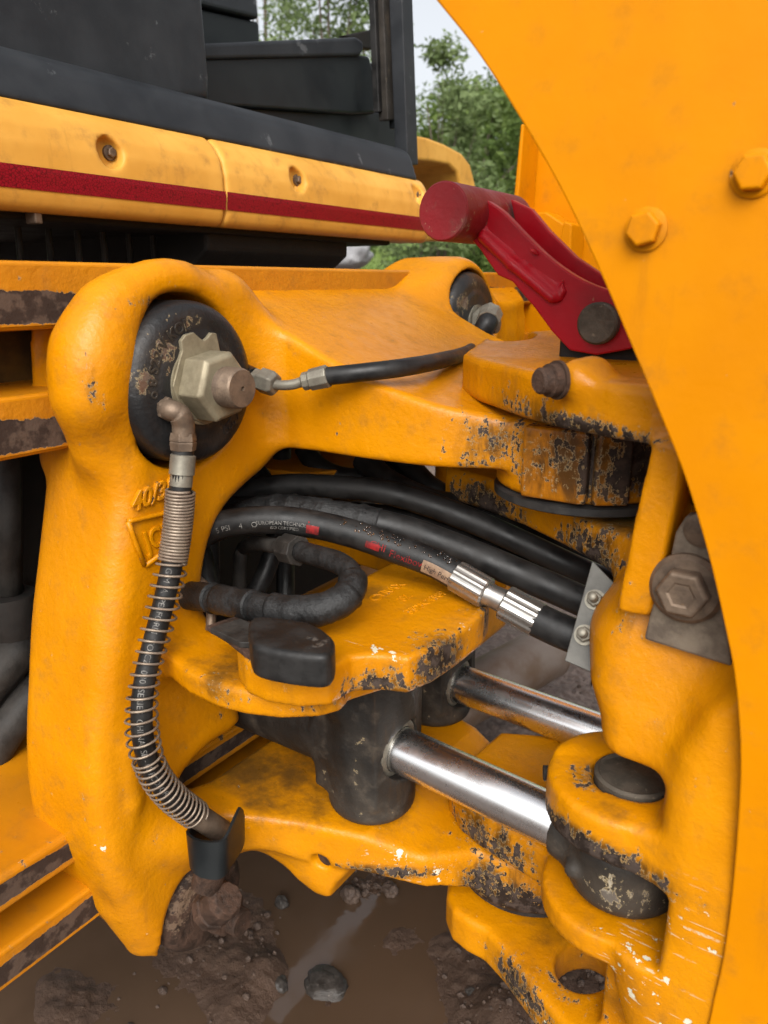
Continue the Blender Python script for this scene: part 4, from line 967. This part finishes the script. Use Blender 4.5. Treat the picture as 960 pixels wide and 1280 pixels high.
g = MB(); tube(g, catmull([pt(300,760,.97), pt(300,700,.95), pt(306,684,.94), pt(322,679,.87), pt(352,684,.823)], 8), .0085, 14); g.obj('steel_pipe', M['grimy'], h7, smooth=True)
hp = thing('hydraulic_hose', pt(258,740,.95), 'upright black hose just inside the left edge of the carriage window', 'hose')
g = MB(); tube(g, catmull([pt(262,600,.95), pt(258,660,.94), pt(258,745,.93)], 6), .0165, 18); g.obj('hose_body', M['rubber'], hp, smooth=True)
g = MB(); tube(g, catmull([pt(352,560,1.08), pt(356,660,1.06), pt(357,760,1.04)], 6), .013, 14); hq = g.obj('hydraulic_hose', M['rubber'], None, smooth=True); tag(hq, 'dim upright black hose in the dark middle of the carriage window', 'hose')
for L_, r_, lb in (([(226,655,.92),(250,690,.90),(262,735,.88),(300,765,.88),(350,772,.90)], .013, 'black hose looping low inside the left corner of the carriage window'),
  ([(300,575,1.02),(330,600,1.0),(345,660,.98),(330,720,.97),(300,770,.97)], .012, 'dim black hose curving down behind the bundle at the left'),
  ([(240,625,.97),(300,630,.965),(380,622,.97),(450,612,1.0),(520,600,1.05)], .013, 'dim black hose lying above and behind the printed hose'),
  ([(380,560,1.05),(400,585,1.03),(440,598,1.02),(500,590,1.04)], .014, 'black hose bend tucked up under the yellow arm')):
    hose('hydraulic_hose', L_, r_, M['rubber'], lb, 'hose', 'hoses in the bundle under the arm')
# bent rod bracket and rubber block on the trunnion cap
wb = thing('rubber_stop', pz(360,830,.74), 'black rubber block with a bent rusty rod and tray on the yellow cap plate', 'rubber block')
g = MB(); tube(g, catmull([pt(222,700,.86), pt(245,722,.83), pt(260,738,.81), pt(264,760,.80), pt(263,788,.795)], 8), .0052, 14); g.obj('bent_rod', M['brownsteel'], wb, smooth=True)
blk = [(310,785),(313,803),(322,812),(360,820),(400,824),(414,820),(419,808),(414,797),(385,780),(330,773),(314,776)]
f = Field((-.60,.34,.735), (-.30,.60,.80), .0025)
f.prism(2, smooth2(PZ(blk, .770), 2), .743, .773, .0045, 0); f.obj('block', M['rubber'], wb, wear=[(pz(395,800,.776), (.02,.02,.01), .9)])
tray = [(258,782),(275,776),(300,768),(330,772),(330,806),(345,818),(400,832),(416,834),(404,838),(340,830),(306,816),(284,798)]
MB().prism(2, PZ(tray, .744), .739, .744).obj('tray', M['rust'], wb, bev=.001)
MB().prism(2, PZ([(262,782),(300,770),(318,778),(318,800),(300,800)], .752), .744, .750).obj('lug', M['grimy'], wb, bev=.001)
# embossed number and badge frame on the column, and on the cap plate
def plate_text(name, body, size, fn, parent, mat, ex=.0016):
    V, F = text_mesh(body, size, ex); return mesh_obj(name, [fn(*v) for v in V], F, mat, parent, False)
A, B2, C_ = pn(164,640,-.5815), pn(240,606,-.5815), pn(158,622,-.5815)
eu = (B2-A)/np.linalg.norm(B2-A); ev = np.array((0,.18,.98))
plate_text('embossed_number', '40/30 1', .0255, lambda x, y, z: A+eu*x*.92+ev*y+np.array((z,0,0)), carriage, M['yellow'])
g = MB(); lp = [(160,650),(212,640),(236,634),(228,700),(212,688),(180,708),(170,680)]
lp = [pn(x, y, -.5815) for x, y in [(160,652),(200,643),(240,634),(232,672),(206,690),(181,707),(170,680)]]
tube(g, [tuple(p) for p in catmull(lp[:3], 5)], .0026, 8); tube(g, [tuple(p) for p in (lp[0], (np.array(lp[0])+lp[6])/2, lp[6], lp[5])], .0026, 8); tube(g, [lp[5], lp[4], lp[3]], .0026, 8); g.obj('badge_frame', M['yellow'], carriage, smooth=True)
A3 = pn(184,690,-.5825); eu3 = eu; ev3 = np.array((0,-.22,.97))
plate_text('badge_letters', 'JCB', .030, lambda x, y, z: A3+eu3*x*.75+ev3*y+np.array((z*.7,0,0)), carriage, M['yellow'])
def on_plate(px, py, px2, py2):
    a, b = pz(px, py, .7378), pz(px2, py2, .7378); e = (b-a)/np.linalg.norm(b-a); n2 = np.array((-e[1], e[0], 0)); n2 = n2 if n2@(pz(px,py-10,.7378)-a) > 0 else -n2
    return lambda x, y, z: a+e*x+n2*y+np.array((0,0,z))
for body, a, s in (('CYRAX', (470,752,505,732), .017), ('3Z', (506,752,520,742), .015), ('332/C4389', (514,768,552,746), .015)):
    plate_text('embossed_number', body, s, on_plate(*a), carriage, M['yellow'], .0007)
# ================================================================== black U bracket holding the hose end
br = thing('hose_bracket', pt(268,1090,.80), 'black folded steel U bracket cradling the hose end at the carriage foot', 'bracket')
bt = [(262,1022,.85),(236,1034,.80),(234,1044,.775),(250,1052,.765),(272,1053,.765),(282,1048,.768),(288,1038,.775),(301,1009,.80),(306,1020,.82)]
bb_ = [(262,1060,.85),(240,1078,.80),(238,1086,.785),(250,1097,.775),(270,1100,.775),(280,1096,.778),(286,1088,.785),(303,1062,.81),(306,1050,.83)]
def sheet(top, bot, th_, mat, name, parent):
    T = catmull([pt(*p) for p in top], 2); B = catmull([pt(*p) for p in bot], 2); n = len(T); V = []
    c = sum([np.array(p) for p in T])/n
    for i in range(n):
        tg = np.array(T[min(i+1,n-1)])-np.array(T[max(i-1,0)]); up = np.array(T[i])-np.array(B[i]); nn = np.cross(tg, up); nn /= np.linalg.norm(nn); nn = nn if nn@(c-T[i]) > 0 else -nn
        V += [T[i], B[i], np.array(B[i])+nn*th_, np.array(T[i])+nn*th_]
    F = []
    for i in range(n-1):
        for j in range(4): F.append((i*4+j, i*4+(j+1)%4, (i+1)*4+(j+1)%4, (i+1)*4+j))
    F += [(3,2,1,0), tuple((n-1)*4+j for j in range(4))]
    o = mesh_obj(name, V, F, mat, parent, True); sharp(o, 40); return o
sheet(bt, bb_, .003, M['plastic_dark'], 'folded_plate', br)
g = MB(); fit(g, pt(258,1105,.81), pt(268,1075,.80), [(0,.016),(1,.016)], 24); g.obj('bracket_stem', M['rust'], br, sh=40)
g = MB(); fit(g, pt(262,1138,.83), pt(286,1122,.805), [(0,.022),(.3,.022),(.32,.020),(.8,.020),(1,.016)], hexr=9); g.obj('bracket_bolt', M['rust'], br, bev=.0015)
# ================================================================== hose clamp plate on the kingpost
hc_ = thing('hose_clamp', pt(740,790,.72), 'grey steel clamp strip with two bolts gripping the hose bundle by the kingpost', 'hose clamp')
q = [pt(740,700,.715), pt(772,733,.70), pt(771,742,.70), pt(757,775,.695), pt(752,800,.69), pt(738,840,.685), pt(706,826,.70)]
q = np.array(q); c0 = q.mean(0); uu, ss, vv = np.linalg.svd(q-c0); nrm = vv[2]; nrm = nrm if nrm@(O-c0) > 0 else -nrm
q = [p-nrm*((p-c0)@nrm) for p in q]
V = [p for p in q]+[p-nrm*.004 for p in q]; n = len(q)
mesh = MB().add(V, [tuple(range(n)), tuple(range(2*n-1, n-1, -1))]+[(i, i+n, (i+1)%n+n, (i+1)%n) for i in range(n)])
mesh.obj('strip', M['greyplate'], hc_, bev=.0008)
MB().add([q[1]-nrm*.004, q[3]-nrm*.004, q[5]-nrm*.004, pt(738,862,.70), pt(744,842,.71), pt(762,780,.72), pt(776,745,.72)], [(0,1,2,3,4,5,6)]).obj('strip_edge', M['void'], hc_)
for px, py in ((744,750),(731,794)):
    r_ = ray(px, py); tt = ((c0-O)@nrm)/(r_@nrm); c = O+r_*tt; b = MB(); b.lathe(c, nrm, [(0,.0095),(.0015,.0095)], 28); b.obj('washer', M['zinc'], hc_, sh=30)
    b = MB(); b.lathe(c+nrm*.0015, nrm, [(0,.0072),(.005,.0072),(.0055,.006)], hexr=6); b.obj('nut', M['zinc'], hc_, bev=.0005)
    b = MB(); pr = [(0,.0042)]; x = .006
    while x < .018: pr += [(x,.0042),(x+.0007,.0037)]; x += .0014
    b.lathe(c+nrm*.001, nrm, pr, 18); b.obj('bolt_end', M['zinc'], hc_, sh=60)

# worn cast letters round the near clamp face
C_, F_, k_ = CLAMP_TXT
def arc_text(body, ang0, R, size, parent, mat):
    V, F = text_mesh(body, size, .0008); out = []
    for x, y, z in V:
        a = ang0 - x/R; rr = R+y-size*.35; out.append((F_-.0005+z-.02*max(0, rr-.062), C_[1]+rr*math.cos(a), C_[2]+rr*math.sin(a)))
    return mesh_obj('cast_letters', out, F, mat, parent, False)
arc_text('o 8 S22 V KOL', math.radians(188), .0575, .0145, k_, M['black_letters'])
arc_text('J2X 229', math.radians(-22), .0575, .0125, k_, M['black_cast'])
# ================================================================== ground and sky side
def grid(name, lo, hi, nx, ny, fz, mat, kind):
    X, Y = np.meshgrid(np.linspace(lo[0],hi[0],nx), np.linspace(lo[1],hi[1],ny), indexing='ij'); Z = fz(X, Y)
    V = np.stack([X.ravel(), Y.ravel(), Z.ravel()], 1); I = np.arange(nx*ny).reshape(nx, ny)
    Q = np.stack([I[:-1,:-1].ravel(), I[1:,:-1].ravel(), I[1:,1:].ravel(), I[:-1,1:].ravel()], 1)
    o = mesh_obj(name, V, Q, mat, None, True, (0,0,0)); tag(o, None, None, None, kind); return o
from mathutils import noise as mn
def fbm(x, y, s, o=4): return mn.fractal(Vector((x*s, y*s, 3.1)), 1.0, 2.0, o)
BANKS = [(pz(650,1268,0), .13, .034), (pz(285,1160,0), .13, .021), (pz(455,1105,0), .05, .012), (pz(640,860,0), .55, .06), (pz(30,720,0), .5, .05), (pz(560,1010,0), .15, .02), (pz(740,1230,0), .09, .03), (pz(330,1300,0), .10, .010)]
rb2 = random.Random(11)
for _i in range(15): BANKS.append((pz(rb2.uniform(20, 640), rb2.uniform(1095, 1290), 0), rb2.uniform(.018, .055), rb2.uniform(.012, .021)))
BANKS.append((pz(110, 1270, 0), .12, .017))
def gz(x, y):
    z = -.026 + .006*fbm(x, y, 3, 2)
    b = 0
    for c, r, h in BANKS:
        d = ((x-c[0])**2+(y-c[1])**2)/(r*r); b += h*math.exp(-d)
    z += b
    if z > -.014: z += (.005*fbm(x, y, 16, 4) + .0045*fbm(x, y, 55, 3))*min(1, (z+.014)/.012)
    far = max(0, math.hypot(x+.6, y-1.0)-1.3); z += min(.05, far*.06)
    return z
def axis(lo, hi, a, b, fine, coarse):
    return np.r_[np.arange(lo, a, coarse), np.arange(a, b, fine), np.arange(b, hi, coarse), hi]
AXX, AXY = axis(-40, 40, -1.35, .15, .0055, .6), axis(-40, 6.5, .25, 2.0, .0055, .6)
X, Y = np.meshgrid(AXX, AXY, indexing='ij'); Z = np.vectorize(gz)(X, Y); nx, ny = X.shape
I = np.arange(nx*ny).reshape(nx, ny); Q = np.stack([I[:-1,:-1].ravel(), I[1:,:-1].ravel(), I[1:,1:].ravel(), I[:-1,1:].ravel()], 1)
gr = mesh_obj('ground', np.stack([X.ravel(), Y.ravel(), Z.ravel()], 1), Q, M['mud'], None, True, (0,0,0)); tag(gr, 'wet brown muddy ground under the machine', kind='structure')
w = grid('puddle', (-1.6,-.3), (.6,2.2), 2, 2, lambda X, Y: X*0-.008, M['puddle'], 'structure'); tag(w, 'shallow brown puddle under the machine')
def hill(x, y): return -.04 + max(0., y-6.5)*.115 if y < 40 else -.04+33.5*.115
fx, fy = np.r_[np.linspace(-600,-40,8), np.linspace(-36,12,40), np.linspace(20,600,8)], np.r_[np.linspace(6,40,60), 200, 900]
X, Y = np.meshgrid(fx, fy, indexing='ij'); Z = np.vectorize(lambda x, y: hill(x, y)+(.06*fbm(x, y, .8, 3) if 7 < y < 41 else 0))(X, Y); nx, ny = X.shape
I = np.arange(nx*ny).reshape(nx, ny); Q = np.stack([I[:-1,:-1].ravel(), I[1:,:-1].ravel(), I[1:,1:].ravel(), I[:-1,1:].ravel()], 1)
fld = mesh_obj('field', np.stack([X.ravel(), Y.ravel(), Z.ravel()], 1), Q, M['field'], None, True, (0,0,0)); tag(fld, 'green grass bank rising behind the machine', kind='structure')
V = [(-600,-900,-.05),(600,-900,-.05),(600,6.4,-.05),(-600,6.4,-.05)]
yd = mesh_obj('yard', V, [(0,1,2,3)], M['mud'], None, False, (0,0,-.05)); tag(yd, 'muddy yard around the machine', kind='structure')
# stones one can tell apart
def stone(px, py, r, flat, label, mat, sd, sink=.35):
    c = pz(px, py, 0); bm = bmesh.new(); bmesh.ops.create_icosphere(bm, subdivisions=4, radius=1)
    V = []
    for v in bm.verts:
        p = v.co.copy(); k = 1+.28*mn.fractal(p*1.1+Vector((sd,0,0)), 1, 2, 3)+.05*mn.fractal(p*5+Vector((sd,0,0)), 1, 2, 3)
        V.append((c[0]+p.x*k*r, c[1]+p.y*k*r*.8, -.004+(p.z+1-2*sink)*k*r*flat))
    F = [tuple(v.index for v in q.verts) for q in bm.faces]; bm.free()
    o = mesh_obj('stone', V, F, mat, None, True); tag(o, label, 'stone', 'stones in the puddle'); return o
stone(406, 1226, .036, .34, 'largest flat grey stone lying in the brown puddle at the bottom', M['stone'], 1.0, .60)
stone(346, 1226, .018, .6, 'small dark wet stone left of the largest stone', M['stone'], 2.3, .55)
stone(488, 1112, .016, .8, 'brown mud clod under the yellow arm edge at the pale reflection', M['stone2'], 3.7)
stone(438, 1118, .018, .8, 'muddy lump beside the yellow nub below the arm', M['stone2'], 5.2)
stone(352, 1128, .012, .9, 'pale wet pebble below the yellow arch beside the rusty clamp', M['stone'], 6.1)
stone(590, 1242, .016, .6, 'dark wet pebble at the edge of the gravel bank', M['stone'], 7.7)
stone(720, 1232, .030, .6, 'grey stone seen through the oval hole of the kingpost', M['stone2'], 9.3)
# gravel on the banks: too many to count
g = MB(); ico = bmesh.new(); bmesh.ops.create_icosphere(ico, subdivisions=1, radius=1); IV = [v.co.copy() for v in ico.verts]; IF = [tuple(v.index for v in q.verts) for q in ico.faces]; ico.free()
for c, r, h in BANKS[:7]:
    for i in range(int(150*min(1, r/.16))):
        a, d = rnd.uniform(0, 6.28), abs(rnd.gauss(0, .75))*r; x, y = c[0]+math.cos(a)*d, c[1]+math.sin(a)*d; z = gz(x, y)
        if z < -.012 and rnd.random() < .75: continue
        R = .0022+.0055*rnd.random()**3; q = [rnd.uniform(.6, 1.3) for _ in range(3)]
        g.add([(x+v.x*R*q[0]*(1+.2*rnd.random()), y+v.y*R*q[1], z+R*.3+v.z*R*q[2]) for v in IV], IF)
o = g.obj('gravel', M['stone2'], None, smooth=False); tag(o, 'fine wet gravel on the muddy banks', kind='stuff')
# rusty tube lying behind the rams
tb = thing('steel_tube', pt(640,850,1.8), 'muddy rusty steel tube lying on the ground beyond the chrome rods', 'tube')
g = MB(); fit(g, pt(520,905,1.66), pt(690,812,1.92), [(0,.066),(.97,.066),(1,.060)], 40); g.obj('tube_wall', M['tube_mud'], tb, sh=40)
# ================================================================== trees behind
def tree(base, H, crown_r, crown_c, n_, leaf_, mat, label, cat='tree', name='leafy_tree', trunk_r=.09, seed=1, lobes=14, droop=.3, group='trees behind the machine'):
    n = int(n_*2.6); leaf = leaf_*.52; R = random.Random(seed); t = thing(name, base, label, cat, group); bx, by, bz = base
    g = MB(); cz = -.03+crown_c; H = H-bz*.5; top = Vector((bx+R.uniform(-.3,.3), by, bz+H*.75))
    tube(g, catmull([(bx,by,bz-.1),(bx+R.uniform(-.1,.1),by,bz+H*.3),tuple(top)], 5), [trunk_r*(1-.075*i) for i in range(11)], 9)
    cl = []
    for i in range(lobes):
        a, e = R.uniform(0, 6.28), R.uniform(-.9, 1); rr = crown_r*R.uniform(.35, 1)
        c = Vector((bx+math.cos(a)*rr*math.sqrt(1-min(.95, e*e)), by+math.sin(a)*rr*.8*math.sqrt(1-min(.95, e*e)), cz+e*crown_c*.62)); cl.append((c, crown_r*R.uniform(.22, .5)))
        s0 = Vector((bx, by, bz+H*R.uniform(.2, .5))); m = (s0+c)/2+Vector((0,0,.1*H*.3)); tube(g, catmull([tuple(s0), tuple(m), tuple(c)], 4), [trunk_r*.4*(1-.1*k) for k in range(9)], 6)
    g.obj('trunk', M['bark'], t, smooth=True)
    V = np.zeros((n*4, 3)); k = 0
    for i in range(n):
        c, r = cl[R.randrange(len(cl))]; d = Vector((R.gauss(0,1), R.gauss(0,1), R.gauss(0,1))).normalized()*r*R.random()**.45; d.z *= .75; p = c+d
        ax = Vector((R.gauss(0,1), R.gauss(0,1), R.gauss(0,.6)-droop)).normalized(); sd_ = ax.cross(Vector((R.gauss(0,1), R.gauss(0,1), R.gauss(0,1)))).normalized(); L = leaf*R.uniform(.6, 1.3); w = L*.19
        m = p+ax*L*.5
        for q in (p, m+sd_*w, p+ax*L, m-sd_*w): V[k] = q; k += 1
    F = np.arange(n*4).reshape(n, 4); mesh_obj('crown', V, F, mat, t, False)
    return t
def at(px, py, dist): return pt(px, py, dist)
def gbase(px, dist): p = pt(px, 340, dist); return (p[0], p[1], hill(p[0], p[1]))
tree(gbase(415, 11), 5.2, 1.25, 3.2, 5200, .20, M['leaf_pale'], 'pale feathery tree seen through the cab window beside the dark post', seed=3, lobes=22)
tree(gbase(340, 14), 7.0, 1.0, 4.2, 3200, .22, M['leaf_pale'], 'thin pale tree showing beside the grey seat back', seed=5, lobes=16)
tree(gbase(548, 8.0), 3.6, .60, 2.0, 2600, .15, M['leaf_pale'], 'slender young tree just right of the dark window post', seed=8, lobes=26, trunk_r=.02)
tree(gbase(590, 14), 5.2, 1.7, 2.5, 8000, .24, M['leaf'], 'bushy green tree between window post and boom, behind the red lever', seed=12, lobes=40)
tree(gbase(655, 17), 6.6, 2.3, 3.1, 10000, .26, M['leaf_dark'], 'tall dark green tree right of the others, touching the boom edge', seed=15, lobes=46)
tree(gbase(655, 12.5), 3.0, 1.1, 2.1, 6000, .16, M['leaf'], 'low bright green shrub behind the red cross tube', 'shrub', 'leafy_shrub', .05, 21, 20, .1)
tree(gbase(440, 34), 7.0, 3.4, 5.6, 6000, .30, M['leaf_dark'], 'distant dark tree low behind the cab window', seed=31, lobes=20)
for i, (px, d) in enumerate(((546, 9.5), (525, 9.2))):
    b = gbase(px, d); o = MB(); tube(o, [b, (b[0], b[1], b[2]+1.0), (b[0]+.01, b[1], b[2]+1.5)], [.10, .09, .085] if i == 0 else [.02, .018, .015], 10)
    q = o.obj('tree_stump' if i == 0 else 'fence_post', M['bark'], None, smooth=True); tag(q, 'grey tree trunk standing in the grass below the red lever' if i == 0 else 'thin dark post in the grass left of the grey trunk', 'trunk' if i == 0 else 'post')
# grass
R = random.Random(4); V = []; F = []
for i in range(16000):
    p = pt(R.uniform(400, 680), 345, R.uniform(8, 30)); x, y = p[0], p[1]; g0 = hill(x, y)-.03; h = R.uniform(.06, .20); a = R.uniform(0, 6.28); w = .010*R.uniform(.6, 1.6); dx, dy = R.gauss(0,.04), R.gauss(0,.04); k = len(V)
    V += [(x-math.cos(a)*w, y-math.sin(a)*w, g0), (x+math.cos(a)*w, y+math.sin(a)*w, g0), (x+dx, y+dy, g0+h)]; F.append((k, k+1, k+2))
gs = mesh_obj('grass', V, np.array(F), M['grass'], None, False); tag(gs, 'short green grass beyond the machine', kind='stuff')
# pale rubble at the end of the under tray
rb = stone(432, 322, .03, .8, 'pale broken stone block visible under the cab edge', M['stone_white'], 11.0); rb['group'] = ''; del rb['group']
c = pt(430, 322, 3.2); v = np.array(rb.location); rb.location = (c[0], c[1], c[2]-.06); rb.scale = (4, 4, 3)
